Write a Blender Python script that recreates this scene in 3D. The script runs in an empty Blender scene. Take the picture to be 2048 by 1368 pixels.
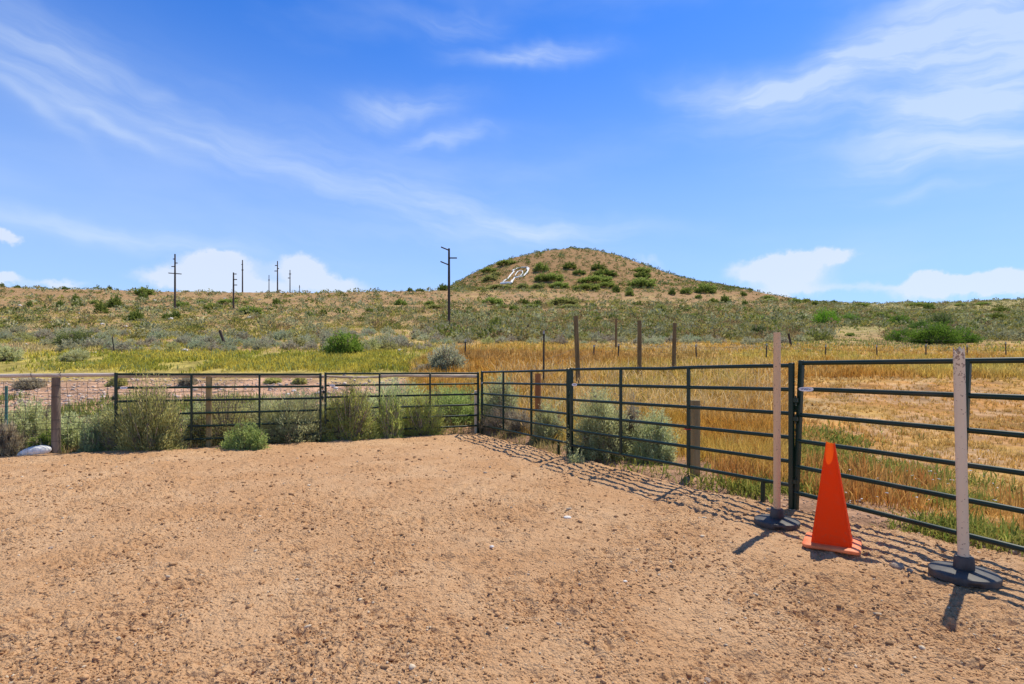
import bpy, math, random
import numpy as np
from mathutils import Vector
S = bpy.context.scene
COL = S.collection
R = math.radians
# ------------------------------------------------------------------ camera
EYE, F, HZ, CX = 1.4, 1024.0, 747.0, 1024.0          # eye height, focal length / horizon row / centre column in px of a 2048 px picture
cam = bpy.data.cameras.new('camera'); cam.lens = 18.0; cam.sensor_width = 36.0
cam.shift_y = (HZ - 684.0) / 2048.0; cam.clip_start = 0.05; cam.clip_end = 6000
co = bpy.data.objects.new('camera', cam); COL.objects.link(co)
co.location = (0, 0, EYE); co.rotation_euler = (R(90), 0, 0); S.camera = co
# ------------------------------------------------------------------ light
SUN_EL, SUN_AZ = R(61), R(44)                          # azimuth from +Y towards +X
sun = bpy.data.lights.new('sun', 'SUN'); sun.energy = 5.0; sun.angle = R(0.5); sun.color = (1.0, 0.93, 0.78)
so = bpy.data.objects.new('sun', sun); COL.objects.link(so)
sd = Vector((math.sin(SUN_AZ)*math.cos(SUN_EL), math.cos(SUN_AZ)*math.cos(SUN_EL), math.sin(SUN_EL)))
so.rotation_euler = sd.to_track_quat('Z', 'Y').to_euler(); so.location = (20, 20, 40)
S.view_settings.view_transform = 'Standard'; S.view_settings.look = 'None'
S.view_settings.exposure = 0.0; S.view_settings.gamma = 1.0; S.view_settings.use_curve_mapping = False
S.cycles.max_bounces = 6; S.cycles.transparent_max_bounces = 6

# ------------------------------------------------------------------ node helpers
class NT:
    def __init__(s, nt): s.t = nt; s.n = nt.nodes; s.l = nt.links
    def node(s, ty, **kw):
        n = s.n.new(ty)
        for k, v in kw.items(): setattr(n, k, v)
        return n
    def put(s, sock, v):
        if isinstance(v, bpy.types.NodeSocket): s.l.new(v, sock)
        elif v is not None: sock.default_value = v
    def m(s, op, a, b=None, c=None, clamp=False):
        n = s.node('ShaderNodeMath', operation=op, use_clamp=clamp)
        for i, v in enumerate((a, b, c)):
            if v is not None: s.put(n.inputs[i], v)
        return n.outputs[0]
    def comb(s, x, y, z):
        n = s.node('ShaderNodeCombineXYZ')
        for i, v in enumerate((x, y, z)): s.put(n.inputs[i], v)
        return n.outputs[0]
    def mix(s, f, a, b, mode='MIX'):
        n = s.node('ShaderNodeMix', data_type='RGBA', blend_type=mode)
        s.put(n.inputs[0], f); s.put(n.inputs[6], a); s.put(n.inputs[7], b)
        return n.outputs[2]
    def noise(s, vec, scale, detail=4, rough=.55, out=0, dist=0.0):
        n = s.node('ShaderNodeTexNoise'); s.put(n.inputs['Vector'], vec)
        n.inputs['Scale'].default_value = scale; n.inputs['Detail'].default_value = detail
        n.inputs['Roughness'].default_value = rough; n.inputs['Distortion'].default_value = dist
        return n.outputs[out]
    def ramp(s, f, lo, hi):
        n = s.node('ShaderNodeMapRange', interpolation_type='SMOOTHSTEP'); s.put(n.inputs[0], f)
        n.inputs[1].default_value = lo; n.inputs[2].default_value = hi
        return n.outputs[0]
def c4(c): return (c[0], c[1], c[2], 1.0)

# ------------------------------------------------------------------ sky (world): clear blue, cirrus streaks, low cumulus
world = bpy.data.worlds.new('World'); S.world = world; world.use_nodes = True
world.node_tree.nodes.clear(); W = NT(world.node_tree)
sky = W.node('ShaderNodeTexSky', sky_type='NISHITA'); sky.sun_disc = False
sky.sun_elevation = SUN_EL; sky.sun_rotation = SUN_AZ; sky.altitude = 1800
sky.air_density = 1.0; sky.dust_density = 1.0; sky.ozone_density = 2.2
gen = W.node('ShaderNodeTexCoord').outputs['Generated']
sep = W.node('ShaderNodeSeparateXYZ'); W.l.new(gen, sep.inputs[0])
dx, dy, dz = sep.outputs
az = W.m('ARCTAN2', dx, dy); el = W.m('ARCSINE', dz)
wn = W.node('ShaderNodeSeparateXYZ'); W.l.new(W.noise(W.comb(az, el, 0.0), 5.0, 4, .55, 1), wn.inputs[0])
az1 = W.m('ADD', az, W.m('MULTIPLY', W.m('SUBTRACT', wn.outputs[0], .5), .16))
el1 = W.m('ADD', el, W.m('MULTIPLY', W.m('SUBTRACT', wn.outputs[1], .5), .10))
cn = W.node('ShaderNodeSeparateXYZ'); W.l.new(W.noise(W.comb(az, el, 3.0), 26.0, 6, .6, 1), cn.inputs[0])
az2 = W.m('ADD', az, W.m('MULTIPLY', W.m('SUBTRACT', cn.outputs[0], .5), .05))
el2 = W.m('ADD', el, W.m('MULTIPLY', W.m('SUBTRACT', cn.outputs[1], .5), .045))
def dirpx(px, y):
    a = math.atan((px-CX)/F); return a, math.atan((HZ-y)/F*math.cos(a))
def blob(px, y, w, h, rot, amp, A, E):
    a, e = dirpx(px, y); k = math.cos(a)**2
    sa, se = max(w/F*k, .004), max(h/F*math.cos(a), .003)
    c, s_ = math.cos(rot), math.sin(rot)
    u = W.m('SUBTRACT', A, a); v = W.m('SUBTRACT', E, e)
    p = W.m('DIVIDE', W.m('ADD', W.m('MULTIPLY', u, c), W.m('MULTIPLY', v, s_)), sa)
    q = W.m('DIVIDE', W.m('SUBTRACT', W.m('MULTIPLY', v, c), W.m('MULTIPLY', u, s_)), se)
    r2 = W.m('ADD', W.m('MULTIPLY', p, p), W.m('MULTIPLY', q, q))
    return W.m('MULTIPLY', W.m('EXPONENT', W.m('MULTIPLY', r2, -1.0)), amp)
def total(lst):
    t = lst[0]
    for k in lst[1:]: t = W.m('ADD', t, k)
    return t
CIRRUS = [(40,190,150,14,-.45,.4),(230,250,220,13,-.30,.55),(400,292,160,12,-.32,.4),(560,300,420,75,-.22,.30),(690,390,260,20,-.30,.42),(950,435,260,26,-.22,.55),(1100,462,200,18,-.04,.5),(80,120,200,70,-.2,.38),(860,380,300,60,-.1,.2),
 (1062,102,120,17,.03,.95),(905,35,110,22,.05,.45),(802,214,110,26,.12,.85),(890,280,85,15,.12,.8),(320,172,40,9,0,.3),(1450,190,110,26,-.30,.75),(1560,185,170,26,.10,.8),(1720,160,200,50,.20,.6),(1900,225,240,70,.33,.85),
 (1980,60,200,110,.6,.95),(1800,95,240,80,.45,.55),(1980,305,240,26,-.08,.9),(2040,180,160,120,.3,.5),(1800,255,160,22,.1,.5),(1840,398,110,12,.04,.55),(150,450,280,18,-.07,.7),(430,495,330,22,-.04,.4),(80,110,220,70,-.1,.35),(700,475,300,30,.05,.25)]
cm = total([blob(*b, az1, el1) for b in CIRRUS])
# streaks: noise stretched along the wind
st = W.noise(W.comb(W.m('ADD', W.m('MULTIPLY', az1, 1.0), W.m('MULTIPLY', el1, .35)), W.m('MULTIPLY', W.m('ADD', el1, W.m('MULTIPLY', az1, .12)), 6.5), 1.0), 5.5, 7, .58)
cir = W.m('MULTIPLY', W.m('MULTIPLY', cm, .92), W.m('ADD', .34, W.m('MULTIPLY', W.ramp(st, .28, .74), .72)))
veil = W.m('MULTIPLY', W.ramp(el, 1.0, .6), W.m('MULTIPLY', W.ramp(W.noise(W.comb(W.m('MULTIPLY', az, .7), W.m('MULTIPLY', el, 2.2), 9.0), 3.2, 5, .5), .45, .75), .14))
cir = W.m('MINIMUM', W.m('ADD', W.m('MULTIPLY', W.m('MULTIPLY', cir, .68), W.m('ADD', .76, W.m('MULTIPLY', W.ramp(az, -.25, .1), .24))), veil), .66)
CUM = [(430,535,82,30,0,1.0),(400,560,120,22,0,1.0),(440,515,44,18,0,.9),(480,575,140,16,0,1.0),(605,535,36,26,0,1.2),(650,562,100,20,-.15,1.1),(1560,530,105,22,.05,1.3),(1650,516,55,12,0,1.0),(1580,560,90,22,0,.9),
 (1930,572,170,24,0,1.2),(1860,556,50,16,0,.9),(1990,562,80,18,0,.9),(8,475,36,13,0,1.2),(5,556,40,14,0,1.2),(115,566,60,10,0,.8),(1300,520,60,14,-.3,.5),(1520,590,300,12,0,.6)]
cu = W.ramp(total([blob(*b, az2, el2) for b in CUM]), .22, 1.0)
cu = W.m('MULTIPLY', cu, W.m('ADD', .62, W.m('MULTIPLY', W.noise(W.comb(az, el, 7.0), 22, 5, .6), .42)))
hsv = W.node('ShaderNodeHueSaturation'); hsv.inputs['Saturation'].default_value = 1.3; hsv.inputs['Value'].default_value = 1.25
W.l.new(sky.outputs[0], hsv.inputs['Color'])
skyc = W.mix(1.0, hsv.outputs[0], W.mix(W.ramp(el, .66, .95), (.80, 1.24, 1.78, 1), (.62, .68, .72, 1)), 'MULTIPLY')  # unseen sky above the view dimmed and greyed to cut blue ambient light
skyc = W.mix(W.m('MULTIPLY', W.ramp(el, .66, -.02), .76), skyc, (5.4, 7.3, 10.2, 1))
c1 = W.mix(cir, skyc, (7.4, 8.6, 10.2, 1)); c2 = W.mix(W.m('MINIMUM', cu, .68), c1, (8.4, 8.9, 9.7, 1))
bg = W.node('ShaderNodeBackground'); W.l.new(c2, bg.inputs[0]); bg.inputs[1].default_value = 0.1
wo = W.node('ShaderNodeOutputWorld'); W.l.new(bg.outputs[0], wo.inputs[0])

# ------------------------------------------------------------------ numpy noise
def _hash(ix, iy, seed):
    h = (ix.astype(np.int64)*374761393 + iy.astype(np.int64)*668265263 + seed*982451653) & 0xffffffff
    h = ((h ^ (h >> 13))*1274126177) & 0xffffffff
    h = ((h ^ (h >> 16))*2246822519) & 0xffffffff
    return ((h ^ (h >> 15)) & 0xffffff)/float(0xffffff)
def vnoise(x, y, seed=0):
    xi = np.floor(x); yi = np.floor(y); fx = x-xi; fy = y-yi
    fx = fx*fx*(3-2*fx); fy = fy*fy*(3-2*fy)
    a = _hash(xi, yi, seed); b = _hash(xi+1, yi, seed); c = _hash(xi, yi+1, seed); d = _hash(xi+1, yi+1, seed)
    return (a*(1-fx)+b*fx)*(1-fy) + (c*(1-fx)+d*fx)*fy
def fbm(x, y, seed=0, oct=4, g=.5):
    t = 0; a = 1; n = 0
    for i in range(oct):
        t = t + a*vnoise(x*2**i*1.03+i*17.3, y*2**i*.98-i*9.1, seed+i); n += a; a *= g
    return t/n
def sstep(a, b, x): t = np.clip((x-a)/(b-a), 0, 1); return t*t*(3-2*t)

# ------------------------------------------------------------------ object helpers
def link(o, parent=None):
    COL.objects.link(o)
    if parent is not None: o.parent = parent
    return o
def tag(o, label=None, cat=None, group=None, kind=None):
    if label: o['label'] = label
    if cat: o['category'] = cat
    if group: o['group'] = group
    if kind: o['kind'] = kind
    return o
def empty(name, loc, label, cat, group=None, rz=0):
    o = bpy.data.objects.new(name, None); o.empty_display_size = .1
    o.location = loc; o.rotation_euler = (0, 0, rz); COL.objects.link(o)
    return tag(o, label, cat, group)
def npmesh(name, V, Fq, mat, col=None, smooth=False):
    """V (n,3), Fq (m,k) faces of one size"""
    me = bpy.data.meshes.new(name); V = np.asarray(V, np.float32); Fq = np.asarray(Fq, np.int32)
    me.vertices.add(len(V)); me.vertices.foreach_set('co', V.ravel())
    m, k = Fq.shape
    me.loops.add(m*k); me.loops.foreach_set('vertex_index', Fq.ravel())
    me.polygons.add(m); me.polygons.foreach_set('loop_start', np.arange(0, m*k, k, dtype=np.int32))
    if smooth: me.polygons.foreach_set('use_smooth', np.ones(m, bool))
    me.update(calc_edges=True)
    if col is not None:
        at = me.attributes.new('col', 'FLOAT_COLOR', 'POINT')
        at.data.foreach_set('color', np.c_[np.clip(col, 0, 1), np.ones(len(V))].astype(np.float32).ravel())
    me.materials.append(mat)
    return me
def npobj(name, V, Fq, mat, parent=None, col=None, smooth=False, loc=None):
    o = link(bpy.data.objects.new(name, npmesh(name, V, Fq, mat, col, smooth)), parent)
    if loc is not None: o.location = loc
    return o
class MB:
    """collects shapes into one mesh"""
    def __init__(s): s.v = []; s.f = []
    def add(s, vs, fs):
        k = len(s.v); s.v += [tuple(v) for v in vs]; s.f += [tuple(i+k for i in f) for f in fs]
    def box(s, c, d, ax=None, bev=0.0):
        ax = ax or (Vector((1,0,0)), Vector((0,1,0)), Vector((0,0,1))); c = Vector(c)
        hx, hy, hz = d[0]/2, d[1]/2, d[2]/2; b = min(bev, hx*.9, hy*.9, hz*.9)
        if b <= 0:
            vs = [c+ax[0]*(hx*i)+ax[1]*(hy*j)+ax[2]*(hz*k) for i in (-1,1) for j in (-1,1) for k in (-1,1)]
            s.add(vs, [(0,1,3,2),(4,6,7,5),(0,4,5,1),(2,3,7,6),(0,2,6,4),(1,5,7,3)]); return
        ring = [(-hx+b,-hy),(hx-b,-hy),(hx,-hy+b),(hx,hy-b),(hx-b,hy),(-hx+b,hy),(-hx,hy-b),(-hx,-hy+b)]
        ins = [(x*(1-b/hx), y*(1-b/hy)) for x, y in ring]
        vs = []
        for rg, z in ((ins,-hz),(ring,-hz+b),(ring,hz-b),(ins,hz)): vs += [c+ax[0]*x+ax[1]*y+ax[2]*z for x, y in rg]
        fs = [tuple(range(7,-1,-1)), tuple(range(24,32))]
        for k in range(3):
            for i in range(8): j = (i+1)%8; fs.append((k*8+i, k*8+j, k*8+8+j, k*8+8+i))
        s.add(vs, fs)
    def tube(s, pts, rad, n=10, cap=True, lump=0.0, rnd=None):
        pts = [Vector(p) for p in pts]; rad = rad if isinstance(rad, (list, tuple)) else [rad]*len(pts)
        vs = []; prev = None
        for i, p in enumerate(pts):
            t = (pts[min(i+1, len(pts)-1)]-pts[max(i-1, 0)]).normalized()
            u = prev if prev is not None else (Vector((0,0,1)) if abs(t.z) < .9 else Vector((1,0,0)))
            u = (u-t*u.dot(t)).normalized(); prev = u; w = t.cross(u)
            for k in range(n):
                a = 2*math.pi*k/n; r = rad[i]*(1+(rnd.uniform(-lump, lump) if lump else 0))
                vs.append(p+u*(math.cos(a)*r)+w*(math.sin(a)*r))
        fs = [(i*n+k, i*n+(k+1)%n, (i+1)*n+(k+1)%n, (i+1)*n+k) for i in range(len(pts)-1) for k in range(n)]
        if cap: fs += [tuple(range(n-1,-1,-1)), tuple(range((len(pts)-1)*n, len(pts)*n))]
        s.add(vs, fs)
    def lathe(s, prof, c, n=32, top=True):
        c = Vector(c); vs = []
        for r, z in prof: vs += [c+Vector((math.cos(2*math.pi*k/n)*r, math.sin(2*math.pi*k/n)*r, z)) for k in range(n)]
        fs = [(i*n+k, i*n+(k+1)%n, (i+1)*n+(k+1)%n, (i+1)*n+k) for i in range(len(prof)-1) for k in range(n)]
        fs.append(tuple(range(n-1,-1,-1)))
        if top: fs.append(tuple(range((len(prof)-1)*n, len(prof)*n)))
        s.add(vs, fs)
    def build(s, name, mat, parent=None, smooth=True, loc=None):
        me = bpy.data.meshes.new(name)
        off = Vector(loc) if loc is not None else Vector((0,0,0))
        me.from_pydata([tuple(Vector(v)-off) for v in s.v], [], s.f); me.materials.append(mat)
        if smooth: me.shade_smooth(); me.set_sharp_from_angle(angle=R(38))
        me.update(); o = link(bpy.data.objects.new(name, me), parent)
        if loc is not None: o.location = loc
        return o

# ------------------------------------------------------------------ materials
def mat(name):
    m = bpy.data.materials.new(name); m.use_nodes = True; m.node_tree.nodes.clear(); return m, NT(m.node_tree)
def finish(n, shader, disp=None):
    o = n.node('ShaderNodeOutputMaterial'); n.l.new(shader, o.inputs[0])
def bump(n, h, strength, dist):
    b = n.node('ShaderNodeBump'); n.put(b.inputs['Height'], h); b.inputs['Strength'].default_value = strength
    b.inputs['Distance'].default_value = dist; return b.outputs[0]
def pbsdf(n, col, rough, normal=None, metal=0.0, spec=.5):
    p = n.node('ShaderNodeBsdfPrincipled'); n.put(p.inputs['Base Color'], col); n.put(p.inputs['Roughness'], rough)
    p.inputs['Metallic'].default_value = metal; p.inputs['Specular IOR Level'].default_value = spec
    if normal is not None: n.l.new(normal, p.inputs['Normal'])
    return p.outputs[0]
def simple(name, a, b, scale=8, rough=.7, bs=.3, bd=.003, stretch=(1,1,1), spec=.5, metal=0, thresh=(.35,.65)):
    m, n = mat(name); tc = n.node('ShaderNodeTexCoord').outputs['Object']
    mp = n.node('ShaderNodeMapping'); n.l.new(tc, mp.inputs[0]); mp.inputs['Scale'].default_value = stretch
    f = n.noise(mp.outputs[0], scale, 6, .6)
    c = n.mix(n.ramp(f, *thresh), c4(a), c4(b)); h = n.noise(mp.outputs[0], scale*4, 5, .6)
    finish(n, pbsdf(n, c, n.m('ADD', rough-.08, n.m('MULTIPLY', f, .16)), bump(n, h, bs, bd), metal, spec)); return m
def leafmat(name, trans=.35, objvar=.22):
    m, n = mat(name); at = n.node('ShaderNodeAttribute', attribute_name='col').outputs['Color']
    oi = n.node('ShaderNodeObjectInfo').outputs['Random']
    ge = n.node('ShaderNodeNewGeometry').outputs['Position']
    v = n.m('MULTIPLY', n.m('ADD', 1-objvar/2, n.m('MULTIPLY', oi, objvar)), n.m('ADD', .8, n.m('MULTIPLY', n.noise(ge, 1.3, 2), .4)))
    h = n.node('ShaderNodeHueSaturation'); n.l.new(at, h.inputs['Color']); n.l.new(v, h.inputs['Value'])
    n.l.new(n.m('ADD', .49, n.m('MULTIPLY', oi, .02)), h.inputs['Hue'])
    d = n.node('ShaderNodeBsdfDiffuse'); t = n.node('ShaderNodeBsdfTranslucent')
    gn = n.node('ShaderNodeNewGeometry').outputs['Normal']; va = n.node('ShaderNodeVectorMath', operation='ADD'); n.l.new(gn, va.inputs[0]); va.inputs[1].default_value = (0, 0, .9)
    vn = n.node('ShaderNodeVectorMath', operation='NORMALIZE'); n.l.new(va.outputs[0], vn.inputs[0]); n.l.new(vn.outputs[0], d.inputs['Normal'])
    n.l.new(h.outputs[0], d.inputs[0]); n.l.new(h.outputs[0], t.inputs[0])
    x = n.node('ShaderNodeMixShader'); x.inputs[0].default_value = trans
    n.l.new(d.outputs[0], x.inputs[1]); n.l.new(t.outputs[0], x.inputs[2]); finish(n, x.outputs[0]); return m
M = {}
M['leaf'] = leafmat('foliage_matt', .48); M['grass'] = leafmat('grass_blades', .48, 0.0); M['far'] = leafmat('far_foliage', .35, 0.0)
M['stem'] = simple('shrub_stems', (.26,.19,.13), (.46,.38,.29), 30, .85)
M['green_steel'] = simple('green_painted_steel', (.004,.021,.010), (.007,.030,.016), 5, .36, .15, .0006, spec=.4)
def steel():
    m, n = mat('chipped_green_steel'); g = n.node('ShaderNodeNewGeometry').outputs['Position']
    f = n.noise(g, 5, 4, .6); ch = n.noise(g, 38, 4, .7); du = n.noise(g, 2.2, 4, .6)
    c = n.mix(f, (.004,.021,.010,1), (.007,.030,.016,1)); c = n.mix(n.m('MULTIPLY', n.ramp(du, .5, .75), .22), c, (.16,.12,.08,1))
    k = n.ramp(ch, .70, .74); c = n.mix(n.m('MULTIPLY', k, .8), c, (.14,.07,.035,1))
    finish(n, pbsdf(n, c, n.m('ADD', .32, n.m('MULTIPLY', du, .16)), bump(n, ch, .12, .0008), 0, .4)); return m
M['green_steel'] = steel()
M['rust'] = simple('rusty_steel', (.10,.045,.02), (.20,.09,.04), 30, .75)
M['wood_grey'] = simple('weathered_wood', (.15,.105,.07), (.27,.20,.14), 10, .85, .6, .006, (1,1,.12))
M['rail_wood'] = simple('weathered_rail_wood', (.42,.33,.25), (.62,.52,.42), 10, .85, .5, .005, (.15,.6,1))
M['wood_brown'] = simple('brown_round_post_wood', (.15,.095,.035), (.24,.16,.07), 9, .85, .6, .006, (1,1,.12))
M['wood_red'] = simple('reddish_post_wood', (.30,.11,.03), (.42,.18,.055), 9, .8, .5, .004, (1,1,.15))
M['wood_tan'] = simple('tan_square_post_wood', (.24,.17,.07), (.36,.27,.12), 9, .85, .5, .004, (1,1,.15))
M['wood_dark'] = simple('dark_creosote_wood', (.05,.030,.020), (.10,.065,.042), 2, .8, .5, .01, (1,1,.1))
M['wire'] = simple('dark_wire', (.02,.018,.016), (.045,.035,.03), 20, .6)
M['rubber'] = simple('black_rubber', (.045,.040,.038), (.085,.078,.072), 14, .62, .5, .002)
M['tpost'] = simple('steel_t_post_paint', (.03,.028,.022), (.07,.055,.04), 20, .7)
M['tpost_green'] = simple('green_t_post_paint', (.05,.16,.13), (.09,.24,.19), 20, .6)
M['tip'] = simple('grey_post_tip', (.35,.35,.32), (.5,.5,.46), 20, .6)
M['white_bag'] = simple('white_plastic_weave', (.70,.68,.63), (.88,.87,.83), 14, .6, .8, .012)
M['white_stone'] = simple('whitewashed_stone', (.75,.74,.70), (.9,.9,.88), 1.5, .8, .5, .05)
M['plate'] = simple('white_enamel_plate', (.74,.76,.78), (.85,.86,.88), 30, .4)
M['ink'] = simple('blue_ink', (.03,.05,.18), (.06,.09,.25), 30, .5)
M['rock'] = simple('rock', (.30,.21,.15), (.48,.36,.27), 9, .9, .8, .01)
M['pale_rock'] = simple('pale_rock', (.62,.54,.47), (.80,.75,.69), 3, .9, .8, .02)
M['petal'] = simple('white_petals', (.75,.75,.72), (.85,.85,.82), 20, .7)

def soil_material():
    m, n = mat('soil_and_litter'); at = n.node('ShaderNodeAttribute', attribute_name='col').outputs['Color']
    g = n.node('ShaderNodeNewGeometry').outputs['Position']
    a = n.noise(g, 1.1, 8, .68); b = n.noise(g, 14, 5, .65); p = n.noise(g, .23, 5, .6)
    v = n.m('MULTIPLY', n.m('ADD', .55, n.m('MULTIPLY', n.ramp(a, .3, .7), .75)), n.m('ADD', .6, n.m('MULTIPLY', b, .8)))
    v = n.m('MULTIPLY', v, n.m('ADD', .8, n.m('MULTIPLY', p, .4)))
    h = n.node('ShaderNodeHueSaturation'); n.l.new(at, h.inputs['Color']); n.l.new(v, h.inputs['Value'])
    finish(n, pbsdf(n, h.outputs[0], .95, bump(n, n.m('ADD', a, n.m('MULTIPLY', b, .12)), .8, .25), 0, .1)); return m
M['soil'] = soil_material()
def arena_material():
    m, n = mat('arena_dirt'); g = n.node('ShaderNodeNewGeometry').outputs['Position']
    a = n.noise(g, 1.1, 5, .6); b = n.noise(g, 16, 6, .7); c = n.noise(g, 75, 4, .65); d = n.noise(g, .45, 3, .5)
    col = n.mix(n.ramp(a, .35, .68), (.605,.350,.180,1), (.695,.438,.246,1))
    col = n.mix(n.m('MULTIPLY', n.ramp(d, .45, .7), .45), col, (.55,.295,.14,1))
    col = n.mix(n.m('MULTIPLY', n.ramp(b, .50, .66), .6), col, (.38,.20,.095,1))
    col = n.mix(n.m('MULTIPLY', n.ramp(c, .60, .75), .5), col, (.78,.58,.38,1))
    mp = n.node('ShaderNodeMapping'); n.l.new(g, mp.inputs[0]); mp.inputs['Rotation'].default_value = (0,0,.9); mp.inputs['Scale'].default_value = (.55,1.6,1)
    col = n.mix(n.m('MULTIPLY', n.ramp(n.noise(mp.outputs[0], 1.6, 6, .7, 0, .8), .50, .72), .28), col, (.74,.50,.30,1))
    v = n.node('ShaderNodeTexVoronoi'); n.l.new(g, v.inputs['Vector']); v.inputs['Scale'].default_value = 60
    h = n.m('ADD', n.m('MULTIPLY', b, .7), n.m('ADD', n.m('MULTIPLY', c, .35), n.m('MULTIPLY', v.outputs['Distance'], -.25)))
    finish(n, pbsdf(n, col, .95, bump(n, h, 1.0, .05), 0, .1)); return m
M['arena'] = arena_material()
def clod_material():
    m, n = mat('clods_and_pebbles'); at = n.node('ShaderNodeAttribute', attribute_name='col').outputs['Color']
    g = n.node('ShaderNodeNewGeometry').outputs['Position']; b = n.noise(g, 90, 3, .6)
    c = n.mix(1.0, at, n.mix(b, (.75,.75,.75,1), (1.15,1.15,1.15,1)), 'MULTIPLY')
    finish(n, pbsdf(n, c, .9, bump(n, b, .5, .004), 0, .2)); return m
M['clod'] = clod_material()
def cone_material(base, name):
    m, n = mat(name); tc = n.node('ShaderNodeTexCoord').outputs['Object']
    f = n.noise(tc, 18, 5, .6); s2 = n.noise(tc, 90, 3, .5)
    c = n.mix(n.m('MULTIPLY', n.ramp(f, .5, .75), .35), c4(base), (base[0]*.8, base[1]*1.2+.02, base[2]+.03, 1))
    zz = n.node('ShaderNodeSeparateXYZ'); n.l.new(tc, zz.inputs[0]); gr = n.noise(tc, 30, 6, .7)
    dirt = n.m('MULTIPLY', n.ramp(gr, .52, .68), n.m('ADD', .14, n.m('MULTIPLY', n.ramp(zz.outputs[2], .30, .03), .45)))
    c = n.mix(dirt, c, (.36,.17,.08,1))
    d = pbsdf(n, c, .5, bump(n, s2, .1, .001), 0, .15)
    t = n.node('ShaderNodeBsdfTranslucent'); t.inputs[0].default_value = (1.0, .22, .02, 1)
    x = n.node('ShaderNodeMixShader'); x.inputs[0].default_value = .42
    n.l.new(d, x.inputs[1]); n.l.new(t.outputs[0], x.inputs[2]); finish(n, x.outputs[0]); return m
M['cone'] = cone_material((.92,.075,.003), 'orange_vinyl')
M['cone_base'] = simple('faded_orange_vinyl', (.82,.17,.05), (.88,.26,.10), 14, .6, .3, .001)
def pole_material(name, a, b, spots):
    m, n = mat(name); tc = n.node('ShaderNodeTexCoord').outputs['Object']
    mp = n.node('ShaderNodeMapping'); n.l.new(tc, mp.inputs[0]); mp.inputs['Scale'].default_value = (1,1,.15)
    f = n.noise(mp.outputs[0], 14, 5, .6); c = n.mix(f, c4(a), c4(b))
    sp = n.noise(tc, 55, 3, .6); z = n.node('ShaderNodeSeparateXYZ'); n.l.new(tc, z.inputs[0])
    hi = n.m('ADD', .03, n.m('MULTIPLY', n.ramp(z.outputs[2], 1.15, 1.62), spots))
    k = n.ramp(n.m('ADD', sp, n.m('MULTIPLY', hi, .35)), .66, .70)
    c = n.mix(n.m('MULTIPLY', k, .75), c, (.20,.10,.06,1))
    finish(n, pbsdf(n, c, .55, bump(n, f, .15, .002), 0, .4)); return m
M['pole_peach'] = pole_material('peach_painted_pole', (.68,.43,.22), (.78,.54,.31), .1)
M['pole_pink'] = pole_material('pale_pinkish_pole', (.74,.575,.38), (.84,.69,.48), .42)

# ------------------------------------------------------------------ terrain height: rows seen in the photo turned into world heights
PXC = np.array([-1200, 0, 500, 850, 960, 1100, 1300, 1600, 1750, 2048, 3300.])
YK = np.array([11,12.5,15,18,21,25,35,50,80,128,170,210.])
YL = np.array([877,849,808,772,746,712,685,662,640,618,597,580.])       # left part, up to its ridge
YC = np.array([874,852,812,768,742,715,692,672,655,628,603,585.])       # behind the corner
YM = np.array([858,832,795,765,745,729,702,676,650,626,610,597.])       # below the hill
YR = np.array([858,832,792,760,738,725,706,684,664,645,634,626.])       # right
SKY = np.array([(-1200,566),(0,570),(100,573),(200,575),(300,579),(400,580),(480,582),(600,583),(750,580),(865,579),(885,573),(905,566),(930,553),(960,538),(1000,521),(1050,507),(1100,497),(1150,492.5),(1200,498),
 (1250,513),(1300,532),(1350,550),(1400,562),(1450,571),(1500,580),(1560,591),(1610,602),(1650,606),(1700,605),(1740,608),(1800,605),(1870,606),(1950,602),(2048,597),(3300,580)], float)
NC, NR = 900, 620
gpx = np.linspace(-1000, 3000, NC); gY = np.exp(np.linspace(np.log(1.2), np.log(1500), NR))
def ridge(px): return np.interp(px, [-1200, 850, 930, 1500, 1700, 3300], [210, 215, 380, 380, 320, 320])
def build_grid():
    Z = np.zeros((NC, NR))
    for i, px in enumerate(gpx):
        ys = np.interp(px, SKY[:,0], SKY[:,1]); Yr = ridge(px)
        wl = np.interp(px, PXC, [1,1,1,.9,.35,.1,0,0,0,0,0]); wc = np.interp(px, PXC, [0,0,0,.1,.65,.7,.1,0,0,0,0])
        wr = np.interp(px, PXC, [0,0,0,0,0,0,0,.35,.9,1,1]); wm = 1-wl-wc-wr
        yy = wl*YL+wc*YC+wr*YR+wm*YM
        K = list(YK); y = list(yy)
        if Yr > 216:
            yb = min(yy[-1], y[-1]); yb = y[-1]; e = min(580.0, yb-4) if ys < 576 else yb-2
            K.append(245); b = max(e, ys+2) if ys < e else (yb+ys)/2; y.append(b)
            for t in (.15,.3,.45,.6,.72,.84,.94,1.0):
                K.append(245+(Yr-245)*t); y.append(b+(ys-b)*math.sin(t*math.pi/2))
        else: y[-1] = ys
        zz = EYE+(HZ-np.array(y))*np.array(K)/F
        K = [8.0, 9.6]+K; zz = np.r_[0, .02, zz]
        # the ground falls away behind the ridge
        K += [K[-1]*1.25, K[-1]*1.7, 1500]; zr = zz[-1]
        zz = np.r_[zz, zr*.93, zr*.80, zr*.6]
        Z[i] = np.interp(gY, K, zz, left=0)
    for _ in range(3):
        P = np.pad(Z, ((3,3),(3,3)), 'edge'); Z = sum(P[3+a:3+a+NC, 3:3+NR] for a in (-3,-2,-1,0,1,2,3))/7
        P = np.pad(Z, ((3,3),(3,3)), 'edge'); Z = sum(P[3:3+NC, 3+a:3+a+NR] for a in (-3,-2,-1,0,1,2,3))/7
    return Z
ZG = build_grid()
GX = (gpx[:,None]-CX)/F*gY[None,:]; GYY = np.broadcast_to(gY[None,:], GX.shape)
amp = sstep(11, 60, GYY)*.35 + sstep(100, 300, GYY)*.5
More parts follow.
